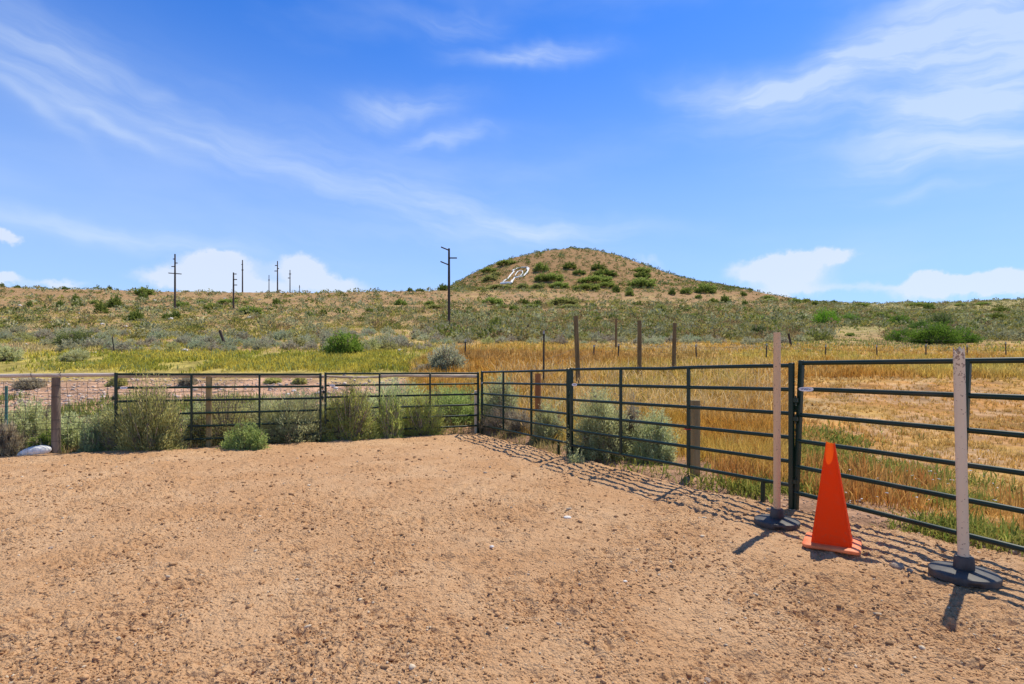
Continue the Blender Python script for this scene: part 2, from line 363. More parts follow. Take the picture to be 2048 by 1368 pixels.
ZG = ZG + amp*(fbm(GX/9, GYY/9, 5, 4)-.5) + sstep(10,16,GYY)*.16*(fbm(GX/1.4, GYY/1.4, 9, 3)-.5)*(1+GYY*.01)
# corner and fence line (world metres)
def W2(px, s): return ((px-CX)/s, F/s)
EA, EB = W2(232,111.9), W2(641,97.8)
C0 = W2(957,86.4); RB = W2(1139,121.5); RC = W2(1586,197.5); RD = W2(2048,270)
def ext(a, b, t): return (a[0]+(b[0]-a[0])*t, a[1]+(b[1]-a[1])*t)
LEFTLINE = [ext(EB, EA, 6), EA, EB, C0]; RIGHTLINE = [C0, RB, RC, RD, ext(RC, RD, 5)]
POLYL = LEFTLINE+RIGHTLINE[1:]
def seg_dist(X, Y):
    best = np.full(np.shape(X), 1e9); sg = np.zeros(np.shape(X))
    for a, b in zip(POLYL[:-1], POLYL[1:]):
        vx, vy = b[0]-a[0], b[1]-a[1]; L2 = vx*vx+vy*vy
        t = np.clip(((X-a[0])*vx+(Y-a[1])*vy)/L2, 0, 1)
        d = np.hypot(X-a[0]-t*vx, Y-a[1]-t*vy); s = np.sign((Y-a[1])*vx-(X-a[0])*vy)
        m = d < best; best = np.where(m, d, best); sg = np.where(m, s, sg)
    return best*sg                                     # positive outside the arena
def zgrid(X, Y):
    X = np.asarray(X, float); Y = np.maximum(np.asarray(Y, float), 1.21); px = CX+X/Y*F
    u = np.clip((px-gpx[0])/(gpx[-1]-gpx[0])*(NC-1), 0, NC-1.001)
    v = np.clip((np.log(Y)-np.log(1.2))/(np.log(1500)-np.log(1.2))*(NR-1), 0, NR-1.001)
    i = u.astype(int); j = v.astype(int); fu = u-i; fv = v-j
    return (ZG[i,j]*(1-fu)+ZG[i+1,j]*fu)*(1-fv)+(ZG[i,j+1]*(1-fu)+ZG[i+1,j+1]*fu)*fv
SD = seg_dist(GX, GYY)
ZG = ZG - .22*sstep(.35, -.35, SD) + .05*sstep(0,.5,SD)*sstep(1.8,.6,SD)*fbm(GX*2, GYY*2, 3, 3)
def ground(X, Y): return float(zgrid(X, Y))
def at_px(px, y, lim=600):
    """the place on the ground that the photo shows at (px, y)"""
    Ys = np.exp(np.linspace(np.log(9.0), np.log(lim), 900)); X = (px-CX)/F*Ys
    row = HZ-(zgrid(X, Ys)-EYE)*F/Ys; k = np.argmax(row <= y) if (row <= y).any() else int(np.argmin(row))
    return X[k], Ys[k], float(zgrid(X[k], Ys[k])), F/Ys[k]

# ground cover colours (the colour of soil and litter itself)
def cover(X, Y):
    px = CX+X/np.maximum(Y,.1)*F; z = zgrid(X, Y); row = HZ-(z-EYE)*F/np.maximum(Y,.1)
    n1 = fbm(X/3, Y/3, 21, 4); n2 = fbm(X/.7, Y/.7, 33, 4); n3 = fbm(X/14, Y/20, 41, 4)
    def C(*c): return np.array(c)[None,:]
    X1 = np.ravel(X); out = np.zeros((X1.size,3)); r = lambda a: np.ravel(a)[:,None]
    dirt = C(.50,.30,.19); gold = C(.56,.34,.11); orange = C(.52,.26,.08); yg = C(.46,.38,.09); sage = C(.47,.32,.13); hill = C(.40,.245,.118); straw = C(.52,.39,.16)
    base = sage + r(sstep(.42,.62,n1))*(hill-sage)
    base = base + r(sstep(90,160,Y)*sstep(.35,.5,n3))*(hill-base)*.9
    base = base + r(sstep(1560,1720,px+60*(n1-.5))*sstep(50,90,Y))*(C(.36,.31,.12)-base)*.8
    left = sstep(960, 830, px+60*(n1-.5))
    # left side: pale dirt bank, yellow-green flat, brown slope
    L = base.copy(); L = L + r(sstep(24,21,Y))*(dirt*1.1-L)
    L = L + r(sstep(18.5,20.5,Y+3*(n1-.5))*sstep(29,25,Y+4*(n2-.5))*sstep(-9999,1,px))*(yg-L)*.85
    L = L + r(sstep(28,40,Y)*sstep(.5,.62,n2)*sstep(75,40,Y))*(straw-L)*.7
    # right side: golden field
    Rr = base.copy(); fld = sstep(50,43,Y+6*(n1-.5))
    g = gold + r(sstep(.4,.65,n1))*(orange-gold); g = g + r(sstep(.5,.72,n2))*(straw-g)*.7
    g = g + r(sstep(1500,1750,px)*sstep(.4,.6,n2)*sstep(22,14,Y))*(C(.52,.31,.17)-g)*.75
    Rr = Rr + r(fld)*(g-Rr)
    out = Rr + r(left)*(L-Rr)
    out = out + r(sstep(215,250,Y)*sstep(870,930,px)*sstep(1660,1560,px))*(C(.345,.20,.088)*(.8+.4*r(n1))-out)*.85
    sdist = seg_dist(X, Y); bw = 1.2+.9*n2+1.0*np.exp(-((px-1390)/140)**2)*(row > 800); near = sstep(0, 1, (bw-sdist)/.7)
    out = out + r(near)*(C(.40,.235,.145)-out)
    return out
V = np.c_[GX.ravel(), GYY.ravel(), ZG.ravel()]
idx = np.arange(NC*NR).reshape(NC, NR)
Q = np.c_[idx[:-1,:-1].ravel(), idx[1:,:-1].ravel(), idx[1:,1:].ravel(), idx[:-1,1:].ravel()]
tag(npobj('terrain', V, Q, M['soil'], col=cover(GX, GYY), smooth=True), kind='structure')

# ------------------------------------------------------------------ arena dirt, modelled clod by clod
rng = np.random.default_rng(7)
def arena_h(X, Y):
    soft = sstep(.40, .62, fbm(X/.55, Y/.55, 71, 3))
    h = .035*(fbm(X/1.6, Y/1.6, 51, 3)-.5) + .05*(fbm(X/.33, Y/.33, 52, 3)-.5)
    rg = 1-np.abs(2*fbm(X/.085, Y/.085, 53, 3, .6)-1)
    h = h + (.35+.65*soft)*(.048*(rg-.75)) + (.3+.7*soft)*.026*(fbm(X/.028, Y/.028, 54, 2)-.5)
    return h
AC, AR = 1560, 900
apx = np.linspace(-850, 2850, AC); aY = 1433.6/(np.linspace(1640, 852, AR)-747.0)
AX = (apx[:,None]-CX)/F*aY[None,:]; AY = np.broadcast_to(aY[None,:], AX.shape)
AZ = arena_h(AX, AY)
for _ in range(420):                                    # hoof prints and scrapes
    py = rng.uniform(1.8, 10); pxx = rng.uniform(-1.1, 1.1)*py; rr = rng.uniform(.045, .09); el_ = rng.uniform(1, 2.0); th = rng.uniform(0, 3.14); dp = rng.uniform(.008, .024)
    i0, i1 = np.searchsorted(apx, [CX+(pxx-.4)/py*F, CX+(pxx+.4)/py*F]); j0, j1 = np.searchsorted(aY, [py-.4, py+.4])
    if i1-i0 < 2 or j1-j0 < 2: continue
    sx = AX[i0:i1, j0:j1]-pxx; sy = AY[i0:i1, j0:j1]-py; c, s_ = math.cos(th), math.sin(th)
    q = np.sqrt(((sx*c+sy*s_)/el_)**2+(sy*c-sx*s_)**2)/rr
    AZ[i0:i1, j0:j1] += -dp*np.exp(-q**2*1.2) + dp*.55*np.exp(-((q-1.35)/.35)**2)
aSD = seg_dist(AX, AY)
AZ = AZ - .30*sstep(-.15, .9, aSD+.25*(fbm(AX*1.3, AY*1.3, 77, 3)-.5)) + .03*sstep(-.9,-.3,aSD)*sstep(.3,-.1,aSD)
V = np.c_[AX.ravel(), AY.ravel(), AZ.ravel()]; idx = np.arange(AC*AR).reshape(AC, AR)
Q = np.c_[idx[:-1,:-1].ravel(), idx[1:,:-1].ravel(), idx[1:,1:].ravel(), idx[:-1,1:].ravel()]
tag(npobj('arena_ground', V, Q, M['arena'], smooth=True), kind='structure')
mb = MB(); mb.add([(-60,-40,-.085),(60,-40,-.085),(60,9.0,-.085),(-60,9.0,-.085)], [(0,1,2,3)])
tag(mb.build('ground_behind', M['arena'], smooth=False), kind='structure')

def ico():
    t = (1+5**.5)/2
    v = np.array([(-1,t,0),(1,t,0),(-1,-t,0),(1,-t,0),(0,-1,t),(0,1,t),(0,-1,-t),(0,1,-t),(t,0,-1),(t,0,1),(-t,0,-1),(-t,0,1)], float); v /= np.linalg.norm(v[0])
    f = np.array([(0,11,5),(0,5,1),(0,1,7),(0,7,10),(0,10,11),(1,5,9),(5,11,4),(11,10,2),(10,7,6),(7,1,8),(3,9,4),(3,4,2),(3,2,6),(3,6,8),(3,8,9),(4,9,5),(2,4,11),(6,2,10),(8,6,7),(9,8,1)])
    return v, f
IV, IF = ico()
def scatter_stones(N, X, Y, Z, r, col, flat=.65):
    j = rng.uniform(.55, 1.3, (N, 12, 1)); a = rng.uniform(0, 2*np.pi, N); el_ = rng.uniform(.7, 1.5, (N,1,1))
    v = IV[None]*j*r[:,None,None]; v = v*np.concatenate([el_, 1/el_, np.full((N,1,1), flat)], 2)
    ca, sa = np.cos(a)[:,None], np.sin(a)[:,None]
    x = v[:,:,0]*ca-v[:,:,1]*sa; y = v[:,:,0]*sa+v[:,:,1]*ca
    P = np.stack([x+X[:,None], y+Y[:,None], v[:,:,2]+Z[:,None]], 2).reshape(-1,3)
    Fq = (IF[None]+(np.arange(N)*12)[:,None,None]).reshape(-1,3)
    return P, Fq, np.repeat(col, 12, 0)
N = 62000
yy = 747+1433.6/rng.uniform(.0, 1, N)  # placeholder replaced below
row = rng.uniform(868, 1420, N)**1.0; Yc = 1433.6/(row-747); Xc = (rng.uniform(-250, 2300, N)-CX)/F*Yc
den = sstep(.38, .66, fbm(Xc/.5, Yc/.5, 71, 3))*.75+.25
keep = (rng.random(N) < den) & (seg_dist(Xc, Yc) < .1); Xc, Yc = Xc[keep], Yc[keep]; N = len(Xc)
rr = np.clip(rng.lognormal(math.log(.0048), .5, N), .0025, .021)*(.42+.20*Yc)*np.where(rng.random(N)<.5,1,.8)
rr = np.minimum(rr, .032)
base = np.array([(.50,.285,.14)])*rng.uniform(.55,1.25,(N,1))*np.array([1,1,1]); grey = rng.random(N) < .05
base[grey] = np.array([(.66,.53,.38)])*rng.uniform(.8,1.1,(grey.sum(),1))
u = np.clip((CX+Xc/Yc*F-apx[0])/(apx[-1]-apx[0])*(AC-1), 0, AC-1).astype(int); v = np.clip(((1640-(747+1433.6/Yc))/(1640-852)*(AR-1)), 0, AR-1).astype(int)
P, Fq, cc = scatter_stones(N, Xc, Yc, AZ[u,v]+rr*.25, rr, base)
tag(npobj('loose_clods', P, Fq, M['clod'], col=cc), 'crumbly tan clods and tiny pebbles strewn over the arena dirt', 'dirt clods', kind='stuff')

# ------------------------------------------------------------------ foliage builders
def blades(base, dirn, length, width, rg):
    """diamond leaves: base (n,3), unit dirs, lengths, widths -> verts (n*4), quads"""
    n = len(base); r = rg.normal(size=(n,3)); side = np.cross(dirn, r); side /= np.linalg.norm(side, axis=1, keepdims=True)+1e-9
    L = length[:,None]; w = width[:,None]
    V = np.stack([base, base+dirn*L*.5+side*w*.5, base+dirn*L, base+dirn*L*.5-side*w*.5], 1).reshape(-1,3)
    return V, np.arange(n*4).reshape(n,4)
def shrub(seed, Rx, Ry, H, K=220, per=26, ll=.05, lw=.009, c1=(.20,.23,.13), c2=(.30,.34,.22), dead=.06, spread=.55, low=.15, up=.5, lumps=5, start=.42):
    rg = np.random.default_rng(seed)
    phi = rg.uniform(0, 2*np.pi, K); ct = rg.uniform(-.12, 1, K)**1.0; stt = np.sqrt(np.clip(1-ct**2, 0, 1))
    rad = rg.uniform(.62, 1.0, K)
    ld = rg.normal(size=(lumps,3)); ld[:,2] = np.abs(ld[:,2]); ld /= np.linalg.norm(ld, axis=1, keepdims=True)
    d = np.stack([stt*np.cos(phi), stt*np.sin(phi), ct], 1); lum = np.max(d@ld.T, 1)
    rad = rad*(.72+.36*np.clip(lum, 0, 1)**3)*rg.uniform(.9,1.1,K)
    tip = d*np.array([Rx,Ry,H])*rad[:,None]; tip[:,2] = np.maximum(tip[:,2], .04*H)+.03*H
    root = np.stack([tip[:,0]*.16, tip[:,1]*.16, np.full(K, -.02)], 1)
    mid = root*.45+tip*.55; mid[:,2] -= (up-.5)*.3*H*0 ; mid[:,2] += .04*H - .16*H*(1-ct)*up*.3; mid[:,:2] *= 1.08
    t = rg.uniform(start, 1.0, (K, per))**.8; t = t[:,:,None]
    p = (1-t)**2*root[:,None]+2*t*(1-t)*mid[:,None]+t**2*tip[:,None]
    tan = 2*(1-t)*(mid-root)[:,None]+2*t*(tip-mid)[:,None]; tan /= np.linalg.norm(tan, axis=2, keepdims=True)+1e-9
    off = rg.normal(size=p.shape)*np.array([Rx,Ry,H])*.045; p = p+off
    dr = tan+rg.normal(size=p.shape)*spread; dr[:,:,2] += up*.6; dr /= np.linalg.norm(dr, axis=2, keepdims=True)
    n = K*per; p = p.reshape(-1,3); dr = dr.reshape(-1,3); p[:,2] = np.maximum(p[:,2], 0.0)
    V, Q = blades(p, dr, ll*rg.uniform(.6,1.4,n), lw*rg.uniform(.7,1.3,n), rg)
    spr = np.repeat(rg.random(K), per); mixv = np.clip(spr*.7+rg.random(n)*.5-.1, 0, 1)[:,None]
    col = np.array(c1)*(1-mixv)+np.array(c2)*mixv; dd = np.repeat(rg.random(K) < dead, per); col[dd] = np.array([.36,.29,.20])*rg.uniform(.7,1.1,(dd.sum(),1))
    # stems: three-sided tapering tubes
    ks = min(K, 170); ts = np.array([0,.35,.7,.97])
    sv = []; sf = []
    for i in range(ks):
        q = [(1-a)**2*root[i]+2*a*(1-a)*mid[i]+a*a*tip[i] for a in ts]
        for j, c in enumerate(q):
            r0 = (.013*(1-ts[j])+.0030)*min(1.6, max(.6, H))
            for k in range(3): a = 2.094*k; sv.append((c[0]+math.cos(a)*r0, c[1]+math.sin(a)*r0, c[2]))
        b = i*12
        for j in range(3):
            for k in range(3): sf.append((b+j*3+k, b+j*3+(k+1)%3, b+j*3+3+(k+1)%3, b+j*3+3+k))
    return (V, Q, np.repeat(col, 4, 0)), (np.array(sv), np.array(sf))
SAGE1, SAGE2 = (.44,.46,.19), (.82,.82,.42)
PURP1, PURP2 = (.36,.29,.19), (.60,.53,.37)
GRN1, GRN2 = (.055,.105,.02), (.15,.23,.045)
YGR1, YGR2 = (.50,.52,.11), (.86,.84,.26)
def hero(name, label, X, Y, Rx, H, seed, z=None, Ry=None, cat='shrub', group=None, **kw):
    z = ground(X, Y)-.01 if z is None else z
    e = empty(name, (X, Y, z), label, cat, group)
    (V, Q, c), (sv, sf) = shrub(seed, Rx, Ry or Rx*.85, H, **kw)
    npobj('foliage', V, Q, M['leaf'], e, c); npobj('stems', sv, sf, M['stem'], e)
    return e
# ------------------------------------------------------------------ corral panels and gate
def zy(y, s): return EYE+(HZ-y)/s
def on_line(a, b, px):
    k = (px-CX)/F; t = (k*a[1]-a[0])/((b[0]-a[0])-k*(b[1]-a[1])); return t
def panel(name, label, cat, L, Rt, yt, yb, yf, stiles, feet, lean=0.0, lugs=(), plate=None, group=None, sag=0.0, nrail=6, r=.0205):
    a, b = W2(*L), W2(*Rt); sa, sb = L[1], Rt[1]
    za, zb = zy(yt[0], sa), zy(yt[1], sb); ba, bb = zy(yb[0], sa), zy(yb[1], sb); fa, fb = zy(yf[0], sa), zy(yf[1], sb)
    A = Vector((a[0], a[1], 0)); B = Vector((b[0], b[1], 0)); D = (B-A); ln = D.length; D.normalize(); Nn = Vector((D.y, -D.x, 0))
    if Nn.y > 0: Nn = -Nn
    org = (A+B)/2; e = empty(name, (org.x, org.y, 0), label, cat, group)
    rnd = random.Random(name+label)
    def pt(t, k):                                       # t along, k: 0 top rail .. 1 bottom rail
        z = (za+(zb-za)*t)*(1-k)+(ba+(bb-ba)*t)*k
        return A+(B-A)*t+Vector((0,0,z)) + Vector((lean*k, 0, 0)) - org
    for i in range(nrail):
        k = i/(nrail-1); m = MB(); n = 14
        pts = [pt(j/(n-1), k)+Vector((0,0,-(sag if i == 0 else 0)*math.exp(-((j/(n-1)-.52)/.08)**2)))+Nn*rnd.uniform(-.0015,.0015) for j in range(n)]
        m.tube(pts, r, 12); m.build('rail', M['green_steel'], e)
    ax = (D, Nn, Vector((0,0,1)))
    for t, f in ((0, fa), (1, fb)):
        m = MB(); top = pt(t, 0)+Vector((0,0,.028)); bot = pt(t, 1); bot.z = f-.04
        u = (top-bot).normalized(); m.box((top+bot)/2, (.046, .046, (top-bot).length), (D, Nn, u), .005); m.build('end_post', M['green_steel'], e)
    for px in stiles:
        t = on_line(a, b, px); m = MB(); top = pt(t, 0); bot = pt(t, 1)
        u = (top-bot).normalized(); m.box((top+bot)/2+Nn*.004, (.036, .037, (top-bot).length+.01), (D, Nn, u), .004); m.build('stile', M['green_steel'], e)
    for px in feet:
        t = on_line(a, b, px); m = MB(); top = pt(t, 1); f = fa+(fb-fa)*t
        m.box((top.x, top.y, (top.z+f-.05)/2), (.036, .036, top.z-f+.05), ax, .004); m.build('foot', M['green_steel'], e)
    for t, y, s_, side in lugs:                          # pin lugs for joining to the neighbour
        m = MB(); z = zy(y, s_); c = pt(t, 0); c.z = z; k = (pt(t,0).z-z)/(pt(t,0).z-pt(t,1).z); c.x += lean*k
        c = c+D*side*.043; m.box(c, (.042, .034, .05), ax, .005); m.tube([c+Vector((0,0,-.05)), c+Vector((0,0,.045))], .008, 8); m.build('hinge_lug', M['green_steel'], e)
    if plate:
        t, k, w = plate; c = pt(t, k)+Nn*(r+.003)
        ring = []
        for i in range(28):
            an = 2*math.pi*i/28; cx_ = math.copysign(abs(math.cos(an))**.7, math.cos(an)); sy_ = math.copysign(abs(math.sin(an))**.7, math.sin(an))
            ring.append(D*(cx_*w/2)+Vector((0,0,sy_*.021)))
        m = MB(); m.add([c+v for v in ring]+[c+v+Nn*.003 for v in ring], [tuple(range(28)), tuple(range(55,27,-1))]+[(i,(i+1)%28,28+(i+1)%28,28+i) for i in range(28)])
        po = m.build('name_plate', M['plate'], e, smooth=False)
        m = MB(); x = -w*.33
        for i in range(7):                               # illegible blue lettering
            wd = w*rnd.uniform(.05,.085); hh = rnd.uniform(.010,.019)
            m.box(c+D*(x+wd/2)+Nn*.0045+Vector((0,0,rnd.uniform(-.003,.003))), (wd*.75, .001, hh), (D, Nn, (Vector((0,0,1))+D*.25).normalized())); x += w*.095
        m.build('lettering', M['ink'], po, smooth=False)
    return e
GP = 'green corral panels round the arena'
PL1 = panel('corral_fence', 'dark green rail panel at far left, half hidden by a big feathery shrub', 'fence panel', (232,111.9), (641,97.8), (748.5,748.8), (885,868), (904,887), (383,519), (265,616), lugs=((0,797,111.9,-1),(1,775,97.8,1),(1,795,97.8,1)), plate=(.035,.2,.11), group=GP)
PL2 = panel('corral_fence', 'dark green rail panel left of the back corner, around the yellow green bushes', 'fence panel', (651,96.3), (956,86.3), (747.5,746.5), (865,851.2), (886,864), (759,860), (676,), lugs=((0,784,96.3,-1),(0,855,96.3,-1)), plate=(.04,.2,.11), group=GP)
PL3 = panel('corral_fence', 'dark green rail panel right of the back corner, in front of the reddish round post', 'fence panel', (964,87.0), (1136,120.3), (744.5,740.5), (851.3,886), (864,917), (1007,1063), (1117,), lugs=((0,757,87,-1),(1,786,120,1),(1,880,120,1)), plate=(.015,.2,.07), group=GP)
PL4 = panel('corral_fence', 'dark green rail panel between the pair of sagebrushes and the gate, its top rail dented', 'fence panel', (1143,123.4), (1583,197.2), (739,731), (890.5,971), (922,1022), (1242,1377.5), (1158,1526), lugs=((0,800,123.4,-1),(1,800,197.2,1),(1,837,197.2,1),(1,962,197.2,1)), plate=(.03,.2,.13), group=GP, sag=.012)
GATE = panel('corral_gate', 'dark green six rail gate behind the orange cone and the thick pale pole', 'gate', (1603,198.0), (2305,330), (726,717), (985,1158), (1022,1168), (1937,2190), (), lean=-.062, lugs=((0,815,198,-1),(0,950,198,-1)), plate=(.035,.2,.155), r=.0215)
# chains that tie gate and panel together
def chain(parent, p, n):
    m = MB()
    for i in range(n):
        c = Vector(p)-Vector((0,0,.032*i)); a = (i%2)*1.57
        pts = [c+Vector((math.cos(a)*math.cos(t)*.009, math.sin(a)*math.cos(t)*.009, math.sin(t)*.021)) for t in [2*math.pi*k/8 for k in range(9)]]
        m.tube(pts, .003, 5)
    m.build('chain', M['wire'], parent)
gx, gy = W2(1593, 197.8); o = GATE.location
chain(GATE, (gx-o.x-.005, gy-o.y, zy(848,198)), 7); chain(GATE, (gx-o.x-.03, gy-o.y, zy(975,198)), 9)
gx, gy = W2(646, 97.2); o = PL1.location; chain(PL1, (gx-o.x, gy-o.y-.02, zy(780,97)), 8)
m = MB(); t = on_line(W2(1143,123.4), W2(1583,197.2), 1377); a_, b_ = W2(1143,123.4), W2(1583,197.2); c = Vector((a_[0]+(b_[0]-a_[0])*t, a_[1]+(b_[1]-a_[1])*t, zy(855,158)))
m.tube([c-PL4.location+Vector((math.cos(k)*.038-.01, math.sin(k)*.038, .004*math.sin(3*k))) for k in [i*.7 for i in range(10)]], .006, 6)
m.build('red_tie', simple('red_twine', (.35,.03,.02), (.45,.06,.03), 30), PL4)

# ------------------------------------------------------------------ wood and wire mesh fence behind the left panels
rnd = random.Random(3)
La, Lb = Vector((*EA,0)), Vector((*EB,0)); LD = (Lb-La).normalized(); LN = Vector((-LD.y, LD.x, 0))
if LN.y < 0: LN = -LN
def lf(px, off=.09):                                    # a point on the fence line, 'off' behind the panels
    a = La+LN*off; t = on_line((a.x,a.y), (a.x+LD.x, a.y+LD.y), px); return a+LD*t
Lb2 = Vector((*W2(651,96.3),0)); Lc2 = Vector((*W2(956,86.3),0))
def lf2(px, off=.10):
    D = (Lc2-Lb2).normalized(); Nn = Vector((-D.y, D.x, 0)); a = Lb2+Nn*off; t = on_line((a.x,a.y), (a.x+D.x,a.y+D.y), px); return a+D*t
FENCE = empty('mesh_fence', tuple(lf(112)), 'weathered wooden rail fence with square wire mesh on the left side', 'fence')
fo = FENCE.location
def fp(px, y, off=.09, fn=lf): p = fn(px, off); p.z = zy(y, F/p.y); return p-fo
def log(p, q, r0, r1, name, mat_, n=14, lump=.07, bend=.02):
    m = MB(); pts = []; dz = rnd.uniform(-bend, bend)
    for i in range(n):
        t = i/(n-1); c = p.lerp(q, t); c.z += dz*math.sin(math.pi*t)+rnd.uniform(-.003,.003); pts.append(c)
    m.tube(pts, [r0+(r1-r0)*i/(n-1) for i in range(n)], 14, lump=lump*.4, rnd=rnd); return m.build(name, mat_, FENCE)
log(fp(-420,752), fp(232,749.5), .036, .034, 'top_rail', M['rail_wood'])
log(fp(236,752.5), fp(648,753), .033, .034, 'top_rail', M['rail_wood'])
log(fp(652,752.5,fn=lf2), fp(772,753,fn=lf2), .026, .027, 'top_rail', M['rail_wood'])
log(fp(762,751.5,fn=lf2), fp(955,752.5,fn=lf2), .026, .042, 'top_rail', M['rail_wood'])
for px, y0, y1, r_, mt in ((112,755,916,.064,'wood_grey'), (418,753,893,.056,'wood_tan'), (-260,756,925,.06,'wood_grey')):
    p = fp(px, y0, .10); q = fp(px, y1, .10); q.z -= .1; m = MB(); m.tube([q, q.lerp(p,.33), q.lerp(p,.66), p], [r_*1.02, r_, r_*.97, r_*.95], 16, lump=.03, rnd=rnd); m.build('fence_post', M[mt], FENCE)
p = fp(705,782,.10,lf2); q = fp(705,896,.10,lf2); m = MB(); m.box((p+q)/2, (.095,.07,(p-q).length+.1), (LD,LN,Vector((0,0,1))), .006); m.build('fence_post', M['wood_red'], FENCE)
p = fp(951,785,.05,lf2); q = fp(951,866,.05,lf2); m = MB(); m.box((p+q)/2, (.05,.05,(p-q).length+.1), (LD,LN,Vector((0,0,1))), .004); m.build('fence_post', M['pole_pink'], FENCE)
# the square wire mesh
m = MB(); x0, x1 = lf(-420,.16), lf(513,.16); n = int((x1-x0).length/.145)
def warp(t, z): return LD*(.012*math.sin(t*3.1+z*5)+.008*math.sin(t*7.7+z*9))+LN*(.02*math.sin(t*2.3)*math.sin(z*3)*1.0)
for i in range(n+1):
    t = i*.145; b = x0+LD*t; m.tube([b+Vector((0,0,z))+warp(t,z)+(LD*rnd.uniform(-.004,.004)) - fo for z in [.0+.105*k for k in range(13)]], .0036, 4, cap=False)
for k in range(13):
    z = .0+.105*k
    m.tube([x0+LD*(i*.145)+Vector((0,0,z+.006*math.sin(i*1.7+k)))+warp(i*.145,z)-fo for i in range(n+1)], .0036, 4, cap=False)
m.build('wire_mesh', M['wire'], FENCE, smooth=False)
for px, yy_ in ((62,750),(120,749)):
    m = MB(); c = fp(px, yy_); m.tube([c+LN*(math.cos(k)*.042)+Vector((0,0,math.sin(k)*.042))+LD*(.004*k) for k in [i*.8 for i in range(9)]], .0032, 5); m.build('tie_wire', M['wire'], FENCE)
m = MB(); c = fp(121,747); m.tube([c, c+Vector((.01,0,.05)), c+Vector((.035,0,.09))], .003, 5); m.build('tie_wire', M['wire'], FENCE)
for yy_ in (774,796,842,860,884):
    m = MB(); c = fp(112, yy_, .10); m.tube([c+Vector((math.cos(k)*.069, math.sin(k)*.069, .004*k)) for k in [i*.7 for i in range(10)]], .003, 5); m.build('tie_wire', M['wire'], FENCE)
# ------------------------------------------------------------------ posts
def tpost(parent, loc, h, mt, lean=(0,0), w=.042, tip=True):
    m = MB(); top = Vector(loc)+Vector((lean[0], lean[1], h)); bot = Vector(loc)-Vector((0,0,.1)); u = (top-bot).normalized()
    sx = Vector((1,0,0)); sx = (sx-u*sx.dot(u)).normalized(); sy = u.cross(sx)
    m.box((top+bot)/2, (w, .006, (top-bot).length), (sx, sy, u)); m.box((top+bot)/2+sy*.017, (.006, .03, (top-bot).length), (sx, sy, u))
    for k in range(int(h/.06)): m.box(bot+u*(.15+k*.06)-sy*.006, (.012,.008,.016), (sx,sy,u))
    o = m.build('t_post', M[mt], parent, smooth=False)
    if tip:
        m = MB(); m.box(top-u*.045, (w+.003, .010, .11), (sx, sy, u)); m.box(top-u*.045+sy*.019, (.010,.032,.11), (sx,sy,u)); m.build('tip', M['tip'], o, smooth=False)
    return o
e = empty('steel_post', (*lf(12,.35)[:2],0), 'teal green steel post at the left edge behind the wire mesh', 'post')
p = lf(12,.35); tpost(e, (0,0,0), zy(772,F/p.y), 'tpost_green', tip=False, w=.045)
# round wooden posts in the field: top row and bottom row in the photo, width in px
def wpost(px, y0, y1, w, mt, label, s=None, lean=(0,0), group=None, square=False):
    X, Y, z, s_ = at_px(px, y1) if s is None else ((px-CX)/s, F/s, ground((px-CX)/s, F/s), s)
    h = zy(y0, s_)-z; m = MB(); r_ = w/s_/2
    if square: m.box((lean[0]/2, lean[1]/2, h/2-.05), (r_*2, r_*1.7, h+.1), (LD, LN, Vector((0,0,1))), .006)
    else: m.tube([(-lean[0]*.05,-lean[1]*.05,-.1), (lean[0]*.33,lean[1]*.33,h*.33), (lean[0]*.66,lean[1]*.66,h*.66), (lean[0],lean[1],h)], [r_*1.03, r_, r_*.98, r_*.95], 16, lump=.02, rnd=rnd)
    o = m.build('wooden_post', M[mt]); o.location = (X, Y, z); return tag(o, label, 'post', group)
wpost(1157,632,746,9.4,'wood_brown','tallest round wooden post standing in the golden grass, leftmost of three', s=60, lean=(-.09,0))
wpost(1279,641,746,8.8,'wood_brown','round wooden post in the golden grass, middle of three tall ones', s=54)
wpost(1347,646,742,8.0,'wood_brown','round wooden post in the golden grass, right one of three, leaning slightly right', s=52, lean=(.05,0))
wpost(1232,637,677,4.6,'wood_brown','small dark wooden post at the edge of the sagebrush, behind the tall posts', s=30)
wpost(1076,747,890,12.5,'wood_red','reddish brown round post right behind the corral panel near the corner', s=99)
wpost(1390,800,958,16,'wood_tan','short square tan wooden post behind the dented corral panel', s=149, square=True)
wpost(452,661,697,5.5,'wood_dark','dark wooden post leaning left among sagebrush on the left slope', s=33, lean=(-.38,0))
wpost(1583,667,690,4.2,'wood_dark','short dark post leaning left at the edge of the golden field', s=25, lean=(-.25,0))
e_ = at_px(229,706); e = empty('steel_post', e_[:3], 'thin dark steel post standing alone on the left slope', 'post'); tpost(e, (0,0,0), 32/e_[3], 'tpost', lean=(-.12,0), w=.06, tip=False)
